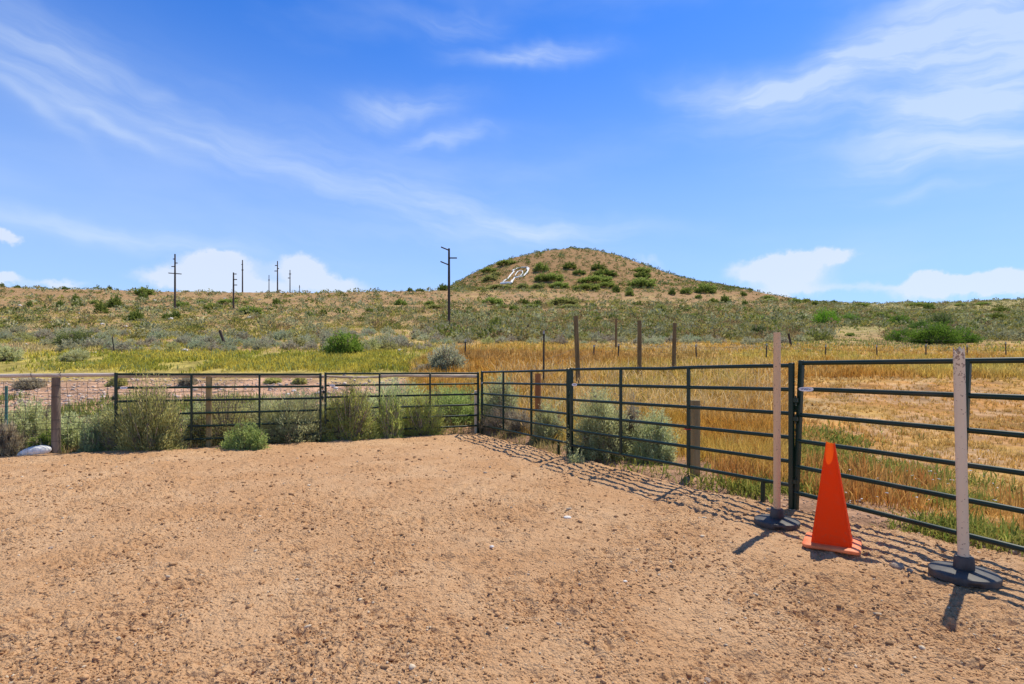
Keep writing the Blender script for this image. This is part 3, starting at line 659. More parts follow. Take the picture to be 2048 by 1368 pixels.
# barbed wire fence on steel posts across the golden field
BF = empty('barbed_wire_fence', (13.0, 26.0, ground(13.0,26.0)), 'barbed wire fence on thin steel posts across the golden field', 'fence'); bo = BF.location
tops = []
for px, yt, s_ in ((930,733,42),(1087,662,60),(1187,690,41),(1236,688,39),(1393,689,38.5),(1532,687,37.5),(1651,690,36.5),(1754,693,36.5),(1852,689,36),(1935,695,35),(2012,684,35),(2100,688,35)):
    X, Y = W2(px, s_); z = ground(X, Y); zt = max(zy(yt, s_), z+.7)
    if px == 930: zt = z+.9
    tpost(BF, (X-bo.x, Y-bo.y, z-bo.z), zt-z, 'tpost', lean=(rnd.uniform(-.04,.05),0), w=.07 if px != 1087 else .06); tops.append(Vector((X,Y,z))-bo)
seq = tops[1:2]+tops[2:]
for k in (.45,.75,1.02):
    m = MB(); pts = []
    for a, b in zip(seq[:-1], seq[1:]):
        for j in range(6): t = j/6; c = a.lerp(b, t); c.z += k-.05*math.sin(math.pi*t); pts.append(c)
    pts.append(seq[-1]+Vector((0,0,k))); m.tube(pts, .004, 4, cap=False); m.build('barbed_wire', M['wire'], BF)

# ------------------------------------------------------------------ jump poles in rubber bases, traffic cone
def jump_pole(px, yb, ytop, label, mt, rad, broken=False, lean=0.0):
    s_ = (yb-HZ)/EYE; X, Y = W2(px, s_); h = zy(ytop, s_); e = empty('standing_pole', (X, Y, 0), label, 'pole', 'wooden poles stood in round rubber bases')
    m = MB(); pr = [(.176,0),(.190,.005),(.191,.024),(.1915,.028),(.192,.042),(.188,.050),(.170,.057),(.10,.066),(.062,.072)]
    m.lathe(pr, (0,0,.004), 64); me_o = m.build('rubber_base', M['rubber'], e)
    for v in me_o.data.vertices:                         # the grip notch in the near rim
        a = math.atan2(v.co.y, v.co.x)
        if abs(a+1.95) < .16 and v.co.z < .03 and math.hypot(v.co.x, v.co.y) > .15: v.co.x *= .86; v.co.y *= .86
    m = MB(); m.lathe([(.056,.0),(.058,.01),(.055,.075),(.050,.085),(rad+.003,.086)], (0,0,.082), 32); m.build('socket', M['rubber'], me_o).location.z = -.01
    m = MB(); n = 24; rg = random.Random(5); zs = [.10, .5, .9, 1.3, h-.03]; vs = []
    for i, z in enumerate(zs+[h]):
        for k in range(n):
            a = 2*math.pi*k/n; zz = z
            if z == h and broken: zz = h-.035+.05*abs(math.sin(a*1.5+.5))+rg.uniform(-.02,.02)
            vs.append((math.cos(a)*rad+lean*z/h, math.sin(a)*rad, zz))
    L_ = len(zs)+1; fs = [(i*n+k, i*n+(k+1)%n, (i+1)*n+(k+1)%n, (i+1)*n+k) for i in range(L_-1) for k in range(n)]
    vs.append((lean, 0, h-(.03 if broken else 0))); fs += [((L_-1)*n+k, (L_-1)*n+(k+1)%n, L_*n) for k in range(n)]
    m.add(vs, fs); m.build('pole', M[mt], e); return e
jump_pole(1554, 1051, 665, 'slim peach coloured pole in a round black rubber base, left of the cone', 'pole_peach', .0305)
jump_pole(1928, 1158, 702, 'thick pale pole with a splintered top in a black rubber base, far right', 'pole_pink', .0315, True, -.035)
CXw, CYw = 2.60, 4.16
cone = empty('traffic_cone', (CXw, CYw, .0), 'tall orange traffic cone on a faded square base', 'cone', rz=R(-35))
def rsq(h, r, z, n=8, ox=0, oy=0):
    out = []
    for cx_, cy_, a0 in ((1,1,0),(-1,1,90),(-1,-1,180),(1,-1,270)):
        for k in range(n):
            a = R(a0+90*k/(n-1)); out.append((cx_*(h-r)+math.cos(a)*r+ox, cy_*(h-r)+math.sin(a)*r+oy, z))
    return out
def loft(m, rings, top=True, bottom=True):
    n = len(rings[0]); vs = [v for r_ in rings for v in r_]
    fs = [(i*n+k, i*n+(k+1)%n, (i+1)*n+(k+1)%n, (i+1)*n+k) for i in range(len(rings)-1) for k in range(n)]
    if bottom: fs.append(tuple(range(n-1,-1,-1)))
    if top: fs.append(tuple(range((len(rings)-1)*n, len(rings)*n)))
    m.add(vs, fs)
m = MB(); loft(m, [rsq(.19,.04,.012), rsq(.197,.045,.02), rsq(.197,.045,.036), rsq(.190,.042,.042), rsq(.15,.03,.044)]); bb_ = m.build('base_plate', M['cone_base'], cone)
for v in bb_.data.vertices: v.co.z += .006*math.sin(v.co.x*14+1)
m = MB(); rings = []
for i in range(15):
    t = i/14; hw = .138*(1-t)+.031*t; rr_ = (.028+.02*t)*(1-t)+.030*t; rings.append(rsq(hw, min(rr_, hw*.97), .044+.79*t, ox=-.012*t, oy=.02*t))
inner = [rsq(hw_, min(.028, hw_*.9), z_, ox=-.012*t_, oy=.02*t_) for hw_, z_, t_ in ((.026,.834,1),(.040,.77,.92),(.142,.06,.02))]
rings[-1] = [(x, y, z+.008*math.sin(3*math.atan2(y,x))) for x, y, z in rings[-1]]
loft(m, rings, top=False, bottom=False); m.build('cone_body', M['cone'], cone)
# white woven sack lying by the left fence post
sX, sY = W2(70, (911-HZ)/EYE); 
m = MB(); n = 36; rings = []
for i in range(13):
    t = i/12*math.pi; rings.append([(math.cos(2*math.pi*k/n)*.245*(math.sin(t)**.55+.001), math.sin(2*math.pi*k/n)*.14*(math.sin(t)**.55+.001), .065-.068*math.cos(t)) for k in range(n)])
loft(m, rings, top=True, bottom=True); o = m.build('white_sack', M['white_bag']); o.location = (sX, sY, -.01); o.rotation_euler = (R(2), R(-7), R(12))
for v in o.data.vertices:
    x, y = v.co.x, v.co.y; w = .022*(float(fbm(np.array([x*9.]), np.array([y*9.]), 4, 3)[0])-.5)*2; v.co.z = max(v.co.z*(1+.25*math.sin(x*6+1))+w*(v.co.z > .03), -.02); v.co.x *= 1+w*2
tag(o, 'crumpled white sack lying on the ground by the left fence post', 'sack')
def rock(px, y, w, label, mt='rock', s=None, flat=.6, group=None, name='rock'):
    X, Y, z, s_ = at_px(px, y) if s is None else ((px-CX)/s, F/s, .0, s)
    r_ = w/s_/2; bm_v = []; 
    m = MB(); n = 14; sd_ = rnd.randrange(999); rings = []
    for i in range(9):
        t = .12+(math.pi-.24)*i/8; ring = []
        for k in range(n):
            a = 2*math.pi*k/n; q = r_*(.72+.5*float(vnoise(np.array([math.cos(a)*math.sin(t)*1.6+9+sd_]), np.array([math.sin(a)*math.sin(t)*1.6+math.cos(t)*1.5+5]), sd_)[0]))
            ring.append((math.cos(a)*math.sin(t)*q, math.sin(a)*math.sin(t)*q*.8, -math.cos(t)*q*flat+r_*flat*.35))
        rings.append(ring)
    loft(m, rings); o = m.build(name, M[mt], smooth=False); o.location = (X, Y, z); return tag(o, label, 'rock', group)
def s_of(y): return (y-HZ)/EYE
rock(1794,1136,30,'largest brown rock by the fence shadow, right of the orange cone', s=s_of(1136))
rock(1820,1142,12,'small dark rock just right of the largest brown rock', s=s_of(1142))
rock(1732,1086,10,'pebble sized tan stone at the right corner of the cone base', s=s_of(1086))
rock(1134,1034,16,'pale flat stone in the middle of the arena dirt', 'pale_rock', s=s_of(1036), flat=.4)
rock(984,1094,9,'small round whitish pebble near the centre of the dirt', 'pale_rock', s=s_of(1094))
rock(1250,1164,9,'small whitish pebble right of centre in the foreground dirt', 'pale_rock', s=s_of(1164))
rock(1176,1226,11,'bluish grey pebble in the foreground dirt', 'rock', s=s_of(1227))
rock(102,1096,10,'small tan stone on the left part of the dirt', 'rock', s=s_of(1097))
rock(1414,1362,15,'tan pebble at the bottom edge right of centre', 'rock', s=s_of(1362))
rock(1660,1322,12,'tan pebble near the bottom edge, right part of the foreground', 'rock', s=s_of(1322))
STONES = []
for px, y, w in ((672,778,10),(638,788,11),(575,790,9),(588,783,9),(596,792,8),(206,795,9),(138,793,8),(655,793,7),(52,690,8),(250,655,10),(205,650,8),(343,640,12),(370,703,13),(500,638,14),(134,650,10),(100,645,9),(380,640,9),(800,703,12),(812,713,8),(1203,704,6),(1236,706,6),(1530,678,10),(1560,675,8),(190,707,8),(450,598,6),(520,600,5),(560,605,5),(310,602,7),(40,612,7),(160,628,8)):
    STONES.append((rock(px, y, w, 'pale sunlit stone lying on the slopes beyond the fence', 'pale_rock', group='pale stones on the slopes'), px, y, 'pale stone'))

# ------------------------------------------------------------------ utility poles
def upole(px, y0, y1, s_, label, arms, dist=None, wpx=4.5, name='utility_pole'):
    if dist is None: X, Y, z, s_ = at_px(px, y1)
    else: X = (px-CX)/F*dist; Y = dist; z = ground(X, Y); s_ = F/dist
    h = zy(y0, s_)-z; r_ = wpx/s_/2; e = empty(name, (X, Y, z), label, 'utility pole', 'utility poles on the hillside')
    m = MB(); m.tube([(0,0,-.5),(0,0,h*.5),(0,0,h)], [r_*1.15, r_, r_*.75], 12); m.build('pole', M['wood_dark'], e)
    for ax_, ay_, bx_, by_ in arms:                       # px offsets from the pole, rows in the photo
        m = MB(); a = Vector((ax_/s_, 0, zy(ay_, s_)-z)); b = Vector((bx_/s_, 0, zy(by_, s_)-z)); u = (b-a).normalized()
        m.box((a+b)/2, ((b-a).length, r_*.9, 1.6/s_ if wpx < 4 else 2.2/s_), (u, Vector((0,1,0)), u.cross(Vector((0,1,0)))), .01)
        m.build('insulator_arm', M['wood_dark'], e)
    return e
upole(898,497,658,None,'nearest utility pole, arms on both sides, left of the round hill', [(-16,494,1,501),(2,516,16,516),(-17,523,0,530)], wpx=5.2)
upole(350,508,621,None,'tall utility pole with a wide crossarm, leftmost of all', [(-4,518,0,518),(0,526,5,526),(-7,533,0,533),(-13,546,13,548)], wpx=3.4)
upole(467,545,619,None,'utility pole with three short arms on its right side', [(0,548,6,548),(0,559,7,559),(0,570,7,570)], wpx=3.2)
upole(485,520,0,None,'bare thin utility pole rising behind the ridge, just right of the three armed one', [(-2,529,1,529),(-2,540,2,540)], dist=225, wpx=2.4)
upole(555,522,0,None,'tallest thin utility pole on the ridge between two shorter ones', [(-5,531,0,531),(0,537,3,537),(-6,542,0,542)], dist=228, wpx=2.4)
upole(538,550,0,None,'short thin utility pole on the ridge left of the tallest one', [(-1.5,560,1.5,560)], dist=260, wpx=1.7)
upole(580,540,0,None,'thin utility pole on the ridge right of the tallest one', [(-2,548,2,548),(-4,556,1,556)], dist=245, wpx=2.0)
upole(599,570,0,None,'tiny farthest utility pole on the ridge', [(-1,574,1,574)], dist=300, wpx=1.5)

# ------------------------------------------------------------------ the whitewashed letter on the hill
Lx, Ly, Lz, Ls = at_px(1028, 552); LET = empty('hillside_letter', (Lx, Ly, Lz), 'big white outlined letter P laid out on the side of the round hill', 'letter')
LP = np.array([at_px(a, b)[:3] for a in (1000,1015,1030,1045,1058) for b in (536,541,546,551,556,561,567)]); LA = np.linalg.lstsq(np.c_[LP[:,:2], np.ones(len(LP))], LP[:,2], rcond=None)[0]
def onplane(p):
    p = (p[0], p[1], p[2])
    d = np.array(p)-np.array([0,0,EYE]); t = (LA[2]+.8-EYE)/(d[2]-LA[0]*d[0]-LA[1]*d[1]); q = np.array([0,0,EYE])+d*t; return Vector(q)
def stroke(pts, w):
    m = MB(); P3 = []
    for (a, b) in zip(pts[:-1], pts[1:]):
        k = max(2, int(math.hypot(b[0]-a[0], b[1]-a[1])/2.5))
        for j in range(k): u_, v_ = a[0]+(b[0]-a[0])*j/k, a[1]+(b[1]-a[1])*j/k; P3.append(((u_-CX)/F*300, 300, EYE+(HZ-v_)/F*300))
    P3.append(((pts[-1][0]-CX)/F*300, 300, EYE+(HZ-pts[-1][1])/F*300)); P3 = [onplane(p)-LET.location for p in P3]
    m.tube(P3, [w*rnd.uniform(.9,1.15) for _ in P3], 7, lump=.08, rnd=rnd); return m.build('stone_outline', M['white_stone'], LET)
stroke([(1001,567.5),(1010,560.5),(1016,557),(1021,550),(1028,542.5),(1025.5,540.5),(1035.8,536),(1046,534.6),(1055,534.7),(1057.7,536.8),(1056,541),(1053.4,545),(1049.5,549.5),(1046.5,552),(1037,554),(1029,555),(1026,560.5),(1023,562.5)], .36)
stroke([(1001,567.3),(1012,565.8),(1022,565.8),(1024.5,561.5)], .6); stroke([(1054,536.5),(1056,541.5),(1053,546)], .42)
stroke([(1030,551),(1033,546),(1035.8,542.8),(1040,541.6),(1044.6,541.8),(1045.5,545.5),(1043.5,549),(1040.5,551),(1037,550.5)], .26)
# ------------------------------------------------------------------ shrubs right at the fences, one by one
def hs(px, s, ytop, w, label, seed, cols=(SAGE1, SAGE2), cat='shrub', depth=.85, **kw):
    X, Y = (px-CX)/s, F/s; z = ground(X, Y); Rx = w/s/2*math.cos(math.atan(abs(X)/Y))**.5; H = (zy(ytop, s)-z)*1.06
    kw['K'] = int(kw.get('K', 230)*1.35); kw['per'] = int(kw.get('per', 30)*1.3); kw['lw'] = kw.get('lw', .009)*1.35
    return hero('sagebrush' if cat == 'sagebrush' else 'shrub', label, X, Y, Rx*1.05, H/1.03, seed, z=z, Ry=Rx*depth, cat=cat, c1=cols[0], c2=cols[1], **kw)
DKG = ((.27,.36,.10), (.58,.66,.22)); YG = (YGR1, YGR2); PU = (PURP1, PURP2); MIXG = ((.46,.45,.14), (.86,.80,.30)); BLU = ((.46,.50,.22), (.82,.84,.43))
hs(298,110,764,205,'big feathery yellow green shrub growing through the leftmost green panel',11,MIXG,K=420,per=44,ll=.065,lw=.010,spread=.35,up=.6,lumps=7,depth=.45,start=.35)
hs(487,108,846,118,'low dark green bush in front of the leftmost panel, beside the dirt',12,DKG,K=260,per=34,ll=.045,lw=.012,spread=.6,depth=.5)
hs(455,99,766,165,'sparse twiggy shrub behind the tan post at the leftmost panel',13,MIXG,K=260,per=24,ll=.05,lw=.008,dead=.25,spread=.45)
hs(585,96,776,185,'feathery grey green shrub behind the right end of the leftmost panel',14,(SAGE1,SAGE2),K=420,per=34,ll=.06,lw=.009,spread=.35,dead=.12)
hs(700,95,750,130,'tall yellow green rabbitbrush around the reddish board post',15,YG,K=300,per=30,ll=.06,lw=.009,spread=.35,up=.9,depth=.5,dead=.15)
hs(779,93,784,76,'slim upright yellow green bush right of the reddish board post',16,YG,K=190,per=26,ll=.055,lw=.009,spread=.35,up=.9,depth=.6)
hs(846,89,776,112,'rounded yellow green bush at the right stile of the corner panel',17,YG,K=240,per=28,ll=.055,lw=.009,spread=.4,up=.8,depth=.6,dead=.12)
hs(800,83,757,170,'wide bluish green sagebrush behind the panel left of the corner',18,BLU,cat='sagebrush',K=300,per=30,ll=.07,lw=.011,spread=.4,up=.8)
hs(905,80,764,165,'dark bushy sagebrush right behind the back corner on its left side',19,DKG,cat='sagebrush',K=260,per=30,ll=.07,lw=.011,spread=.5)
hs(735,92,846,130,'low yellow green tuft at the foot of the reddish board post',20,YG,K=240,per=22,ll=.06,lw=.009,spread=.4,up=.9,depth=.5)
hs(62,108,799,140,'grey green sagebrush behind the wire mesh left of the left fence post',21,cat='sagebrush',K=300,per=32,ll=.055,lw=.010)
hs(-40,108,790,130,'grey green sagebrush cut off by the left edge behind the wire mesh',27,cat='sagebrush',K=200,per=26,ll=.055,lw=.010)
hs(152,108,826,100,'pale bluish sagebrush right of the left fence post behind the wire mesh',22,BLU,cat='sagebrush',K=220,per=30,ll=.05,lw=.010)
hs(212,110,812,90,'light green sagebrush between left fence post and the big feathery shrub',23,(SAGE1,SAGE2),cat='sagebrush',K=200,per=28,ll=.05,lw=.010)
hs(184,113,836,54,'small ball shaped pale green bush behind the wire mesh',24,((.24,.30,.13),(.42,.47,.25)),K=150,per=26,ll=.045,lw=.008,spread=.3,dead=0)
hs(92,114,866,70,'low fresh green weed clump behind the white sack',25,((.12,.19,.03),(.30,.34,.08)),K=120,per=20,ll=.05,lw=.014)
hs(14,116,846,76,'dry straw coloured brush at the left edge of the dirt',26,((.52,.42,.24),(.84,.72,.46)),K=200,per=34,ll=.09,lw=.006,spread=.3,up=1.0,dead=.4)
hs(1000,83,748,100,'pale green sagebrush rising behind the back corner on its right side',31,BLU,cat='sagebrush',K=260,per=30,ll=.06,lw=.011)
hs(1002,88,806,92,'tangle of dead grey twigs at the foot of the corner',32,((.24,.18,.13),(.42,.35,.28)),K=200,per=8,ll=.08,lw=.006,dead=.8,spread=.9,depth=.5)
hs(1096,101,801,84,'small grey sagebrush beside the reddish round post',33,(SAGE1,SAGE2),cat='sagebrush',K=220,per=30,ll=.045,lw=.009,dead=.12)
hs(1040,92,812,70,'half dead purplish twiggy sagebrush left of the reddish round post',38,PU,cat='sagebrush',K=180,per=16,ll=.05,lw=.008,dead=.35)
hs(1208,121,772,150,'large pale grey green sagebrush behind the dented panel, left of a pair',34,(SAGE1,SAGE2),cat='sagebrush',K=380,per=40,ll=.045,lw=.009,lumps=9,start=.5)
hs(1306,127,820,102,'rounded pale sagebrush behind the dented panel, right of a pair',35,BLU,cat='sagebrush',K=300,per=38,ll=.04,lw=.009,lumps=7,start=.5)
hs(1152,131,892,46,'little green weed bush at the post between the right panels',36,BLU,K=90,per=26,ll=.035,lw=.009)
hs(1265,122,800,60,'small grey sagebrush squeezed between the pair behind the dented panel',37,PU,cat='sagebrush',K=150,per=30,ll=.045,lw=.009,dead=.2)
hs(520,95,792,110,'grey green sagebrush between tan post and second stile of the leftmost panel',61,(SAGE1,SAGE2),cat='sagebrush',K=240,per=26,ll=.055,lw=.010,dead=.1)
hs(400,100,800,90,'low grey green sagebrush left of the tan post behind the panel',62,BLU,cat='sagebrush',K=200,per=26,ll=.05,lw=.010)
hs(655,92,800,90,'feathery pale sagebrush behind the joint of the two left panels',63,(SAGE1,SAGE2),cat='sagebrush',K=220,per=26,ll=.055,lw=.010)
# larger bushes a little farther off
def farhero(px, y, w, h, label, seed, cols, cat='shrub', K=240, per=28, **kw):
    X, Y, z, s_ = at_px(px, y); Rx = w/s_/2
    return hero('sagebrush' if cat == 'sagebrush' else 'shrub', label, X, Y, Rx, h/s_, seed, z=z-.02, cat=cat, c1=cols[0], c2=cols[1], K=K, per=per, **dict(dict(ll=.055*h/s_+.04, lw=.018*h/s_+.012), **kw))
farhero(895,744,100,60,'purplish grey half dry sagebrush at the left end of the golden grass',41,((.34,.33,.19),(.62,.60,.40)),'sagebrush',dead=.18,K=320)
farhero(846,748,52,22,'low purplish twig heap left of the purplish sagebrush',42,PU,dead=.5,per=12)
farhero(691,707,86,45,'large rounded bright green shrub above the corner panel',43,((.15,.24,.03),(.34,.46,.08)),lw=.05,lumps=9,K=320)
farhero(152,692,94,36,'wide dark green shrub with open twigs on the left slope',44,((.13,.16,.05),(.28,.32,.10)),lw=.045,K=240,per=22)
farhero(150,722,64,26,'grey green sagebrush below the wide dark green shrub',45,(SAGE1,SAGE2),'sagebrush')
farhero(14,722,56,36,'grey green sagebrush at the left edge above the mesh fence',46,(SAGE1,SAGE2),'sagebrush')
farhero(62,777,62,24,'low purplish bush with a dark shadow on the dirt bank at far left',47,PU)
farhero(236,772,42,22,'low green and grey bush on the dirt bank behind the fence',48,MIXG)
farhero(598,768,34,15,'small dark bush in the middle of the pinkish dirt bank',49,MIXG)
farhero(378,770,40,18,'small grey bush on the dirt bank behind the second stile',50,PU)
farhero(545,766,36,14,'small olive bush on the dirt bank left of the panel joint',53,MIXG)
farhero(1515,672,46,24,'round dark olive shrub left of the slim pole top',51,((.11,.14,.045),(.24,.28,.09)),lw=.06)
farhero(1650,651,68,36,'bright green dome shaped shrub on the right slope',52,((.13,.27,.02),(.28,.50,.05)),lw=.08,lumps=8,K=300)
farhero(1697,646,44,22,'lighter green shrub touching the bright green dome on its right',54,((.15,.26,.04),(.30,.43,.08)),lw=.08)
FARG = ((.08,.17,.02),(.21,.35,.05))
farhero(1806,684,84,32,'rounded low green shrub joined to the widest spreading one on its left',155,FARG,lw=.055,K=260)
farhero(1922,686,76,34,'rounded low green shrub joined to the widest spreading one on its right',156,FARG,lw=.055,K=260)
farhero(1866,687,112,44,'widest spreading green shrub at the right edge of the golden field',55,FARG,lw=.055,lumps=7,K=460)
farhero(1802,652,60,26,'green shrub behind the widest spreading one, on its left',56,((.11,.21,.03),(.23,.37,.06)),lw=.08)
farhero(1882,652,56,30,'dark olive shrub behind the widest spreading one, on its right',57,((.10,.14,.04),(.21,.26,.08)),lw=.08)
farhero(1840,664,70,24,'mid green shrub just above the widest spreading one',58,((.08,.18,.03),(.18,.29,.06)),lw=.08)

# labels for the many look-alikes: what each grows beside
MARKS = [(350,600,'the leftmost utility pole'),(467,600,'the three armed utility pole'),(898,620,'the nearest utility pole'),(1030,550,'the white letter'),(1155,660,'the tallest wooden post'),(1347,670,'the right tall wooden post'),(1283,560,'the widest patch on the hill flank'),
 (1150,500,'the hill summit'),(1410,580,'the round shrub on the hill flank'),(1552,675,'the slim pole top'),(1858,670,'the widest spreading green shrub'),(1650,635,'the bright green dome shrub'),(691,690,'the large rounded bright green shrub'),(452,680,'the leaning post on the left slope'),
 (229,690,'the thin post on the left slope'),(152,680,'the wide dark green shrub'),(893,720,'the purplish sagebrush by the grass'),(100,572,'the far left skyline'),(700,580,'the middle of the left skyline'),(1858,612,'the dark shrub on the right skyline'),(1232,660,'the small dark wooden post'),(40,640,'the far left slope edge'),(1960,640,'the far right slope edge'),(590,640,'the middle of the left slope')]
AUTO = list(STONES)
MARKS += [(418,785,'the tan post behind the left panel'),(646,785,'the joint between the left panels'),(112,785,'the left fence post')]
ORD = ['closest','second closest','third closest']+[w+' closest' for w in 'fourth fifth sixth seventh eighth ninth tenth eleventh twelfth'.split()]
def autolabel():
    seen = {}
    items = []
    for o, px, y, kind in AUTO:
        d, mx, my, nm = min((math.hypot(px-mx, (y-my)*2.2), mx, my, nm) for mx, my, nm in MARKS); ddx, ddy = px-mx, (y-my)*2.2
        rel = ('right of' if ddx > 0 else 'left of') if abs(ddx) > abs(ddy) else ('below' if ddy > 0 else 'above')
        items.append((d, o, kind, rel, nm))
    for d, o, kind, rel, nm in sorted(items, key=lambda t: t[0]):
        k = (kind, rel, nm); n = seen.get(k, 0); seen[k] = n+1
        o['label'] = '%s %s %s, %s' % (kind, rel, nm, ORD[n] if n < len(ORD) else 'among the farther ones')
# ------------------------------------------------------------------ green shrubs on the slopes (shared meshes)
def shmesh(name, seed, cols, **kw):
    (V, Q, c), (sv, sf) = shrub(seed, 1.0, 1.0, 1.0, c1=cols[0], c2=cols[1], **kw); return npmesh(name, V, Q, M['leaf'], c)
GM = [shmesh('green_shrub', 60+i, c, K=150, per=16, ll=.15, lw=.08, dead=.02, lumps=6, up=.4) for i, c in enumerate((((.12,.16,.03),(.28,.33,.075)), ((.19,.24,.045),(.38,.44,.11)), ((.26,.28,.08),(.46,.47,.16))))]
NG = [0]
def gshrub(px, y, w, h, v, label, group, cat='shrub'):
    X, Y, z, s_ = at_px(px, y); Rx = w/s_/2
    o = bpy.data.objects.new('shrub', GM[v]); COL.objects.link(o); NG[0] += 1
    o.location = (X, Y, z-.05); k = NG[0]; o.scale = (Rx*1.12, Rx*1.0, h/s_*1.05); o.rotation_euler = (0, 0, 0 if w > h*2.5 else (k*2.39996)%6.28)
    if group: AUTO.append((o, px, y, ('small' if w < 22 else 'medium' if w < 40 else 'wide')+' '+('dark','mid','light')[v]+' green shrub'))
    return tag(o, label, cat, group)
G1 = 'green shrubs on the left hillside'; L1 = 'small green shrub scattered on the open hillside left of the round hill'
for px, y, w, h, v, lb in ((60,614,14,12,0,None),(152,605,20,14,0,None),(120,614,14,12,0,None),(154,612,22,8,0,None),(192,609,20,10,1,None),(231,615,34,20,0,'round dark green shrub left of the leftmost utility pole, upper one'),(203,627,28,20,0,'dark olive shrub below left of the round dark green shrub'),
  (290,590,36,17,1,'flat topped green shrub near the left skyline'),(288,600,22,14,0,'dark shrub right below the flat topped one near the skyline'),(219,577,12,8,0,'dark dot of a shrub standing on the left skyline'),(273,643,36,20,0,'dark green shrub below the flat topped pair on the left slope'),
  (335,639,22,12,0,None),(351,639,20,17,0,None),(288,657,32,13,0,None),(366,614,30,12,1,None),(427,620,34,15,1,'dark green dome shrub left of the three armed utility pole'),(405,606,22,8,1,None),(458,607,40,10,1,None),(504,628,48,18,1,'wide dark green dome shrub right of the three armed utility pole'),
  (554,608,20,10,0,None),(647,631,15,13,0,None),(800,610,28,12,1,None),(860,611,24,10,1,None),(872,617,40,8,2,None),(740,624,20,8,0,None),(885,640,14,12,0,None),(745,648,14,9,0,None),(36,573,10,5,0,None),(130,572,12,5,0,None),(4,573,12,8,0,None),(277,618,14,6,2,None),(490,607,14,6,1,None)):
    gshrub(px, y, w, h, v, lb or L1, G1 if not lb else None)
G2 = 'green shrub patches on the round hill'; L2 = 'green shrub patch on the steep face of the round hill'
for px, y, w, h, v, lb in ((978,545,34,11,1,None),(1013,530,42,10,1,None),(1080,543,36,17,1,'large green patch of brush right above the white letter'),(980,562,36,12,2,None),(992,552,24,8,2,None),(1000,578,60,8,2,None),(1085,562,34,16,1,None),(1106,562,44,16,1,None),(1118,575,40,12,1,None),
  (1075,577,34,10,2,None),(1140,538,30,13,0,None),(1158,549,30,9,0,None),(1196,541,32,12,0,None),(1210,552,52,12,0,None),(1190,566,70,14,1,None),(1172,580,56,12,1,None),(1210,574,40,10,1,None),(1283,545,36,11,1,None),(1284,556,38,12,0,None),(1283,573,54,18,1,'widest bright green brush patch on the right flank of the hill'),
  (1345,589,18,12,0,None),(1372,588,26,14,1,None),(1410,586,42,21,1,'round bright green shrub low on the right flank of the hill'),(1233,585,16,13,0,None),(1260,592,20,14,1,None),(1258,583,16,10,2,None),(1397,597,14,9,1,None),(885,581,24,12,0,'dark green shrub on the skyline at the left foot of the hill'),(905,579,14,6,0,None),
  (820,580,16,7,0,None),(840,580,20,6,0,None),(1045,577,26,10,2,None),(960,580,26,6,2,None)):
    gshrub(px, y, w, h, v, lb or L2, G2 if not lb else None)
G3 = 'green shrubs below the round hill'; L3 = 'low green shrub in the sagebrush belt below the round hill'
for px, y, w, h, v, lb in ((985,609,44,15,1,'wide green shrub in the belt below the white letter'),(1048,608,26,10,0,None),(1075,608,18,8,0,None),(1125,609,72,14,2,None),(1140,617,50,8,2,None),(1000,616,26,8,1,None),(1028,620,22,9,0,None),(1062,615,40,6,1,None),(1186,614,16,8,1,None),(993,655,30,17,0,'round dark green shrub right of the nearest utility pole'),
  (1197,645,18,12,0,None),(1143,631,20,8,1,None),(898,653,14,8,1,None),(875,655,16,10,1,None),(1450,606,26,14,0,None),(1490,611,14,10,0,None),(1425,606,24,10,1,None),(1485,592,18,8,0,None),(1535,598,22,8,1,None),(1540,604,34,8,2,None),(1590,607,24,12,1,None),(1320,620,30,12,2,None),(1376,622,12,8,1,None),(1240,652,12,8,1,None)):
    gshrub(px, y, w, h, v, lb or L3, G3 if not lb else None)
G4 = 'green shrubs along the right skyline'; L4 = 'green shrub near the skyline right of the round hill'
for px, y, w, h, v, lb in ((1520,642,34,12,1,None),(1600,640,24,12,0,None),(1630,610,20,8,0,None),(1645,608,24,6,0,None),(1500,577,14,4,0,None),(1475,574,10,4,0,None),(1612,605,22,9,1,None),(1667,607,16,6,0,None),(1858,619,22,12,0,'dark round shrub standing out on the right skyline'),(1830,613,40,8,1,None),(1920,612,20,5,1,None),(1965,610,24,6,1,None),(1780,630,26,8,0,None),(2000,625,40,10,0,None),
  (1990,640,50,12,0,None),(1940,668,40,14,1,None),(1560,636,20,8,0,None),(1720,612,30,6,1,None),(1760,640,40,16,1,None),(1700,672,20,8,1,None)):
    gshrub(px, y, w, h, v, lb or L4, G4 if not lb else None)

# ------------------------------------------------------------------ sagebrush on the slopes: 290 nearest one by one, the rest as one cover
SM = [shmesh('sagebrush', 80+i, c, K=90, per=20, ll=.11, lw=.055, dead=.05+.1*(i > 2), lumps=5, up=.5) for i, c in enumerate((((.32,.32,.17),(.62,.60,.37)),((.30,.34,.19),(.56,.60,.37)),((.34,.35,.12),(.64,.61,.25)),((.32,.27,.18),(.56,.49,.35)),((.34,.32,.20),(.60,.57,.39))))]
rng = np.random.default_rng(11)
def cand(n, p0, p1, Y0, Y1, pw=1.0):
    px = rng.uniform(p0, p1, n); u = rng.random(n); Y = np.exp(np.log(Y0)+(np.log(Y1)-np.log(Y0))*u**pw); X = (px-CX)/F*Y
    return px, X, Y
px, X, Y = cand(2600, -160, 2250, 24, 75)
z = zgrid(X, Y); row = HZ-(z-EYE)*F/Y; n1 = fbm(X/5, Y/5, 61, 3); lft = px < 870+40*(n1-.5)
ok = np.where(lft, (row < 703) & (rng.random(len(px)) < np.where((row > 655), .55, .3)), (row < 686-6*sstep(1400,2000,px)+6*n1) & (rng.random(len(px)) < .95))
ok &= ~((np.abs(px-1720) < 60) & (row > 655)) & ~((px < 110) & (row > 690))
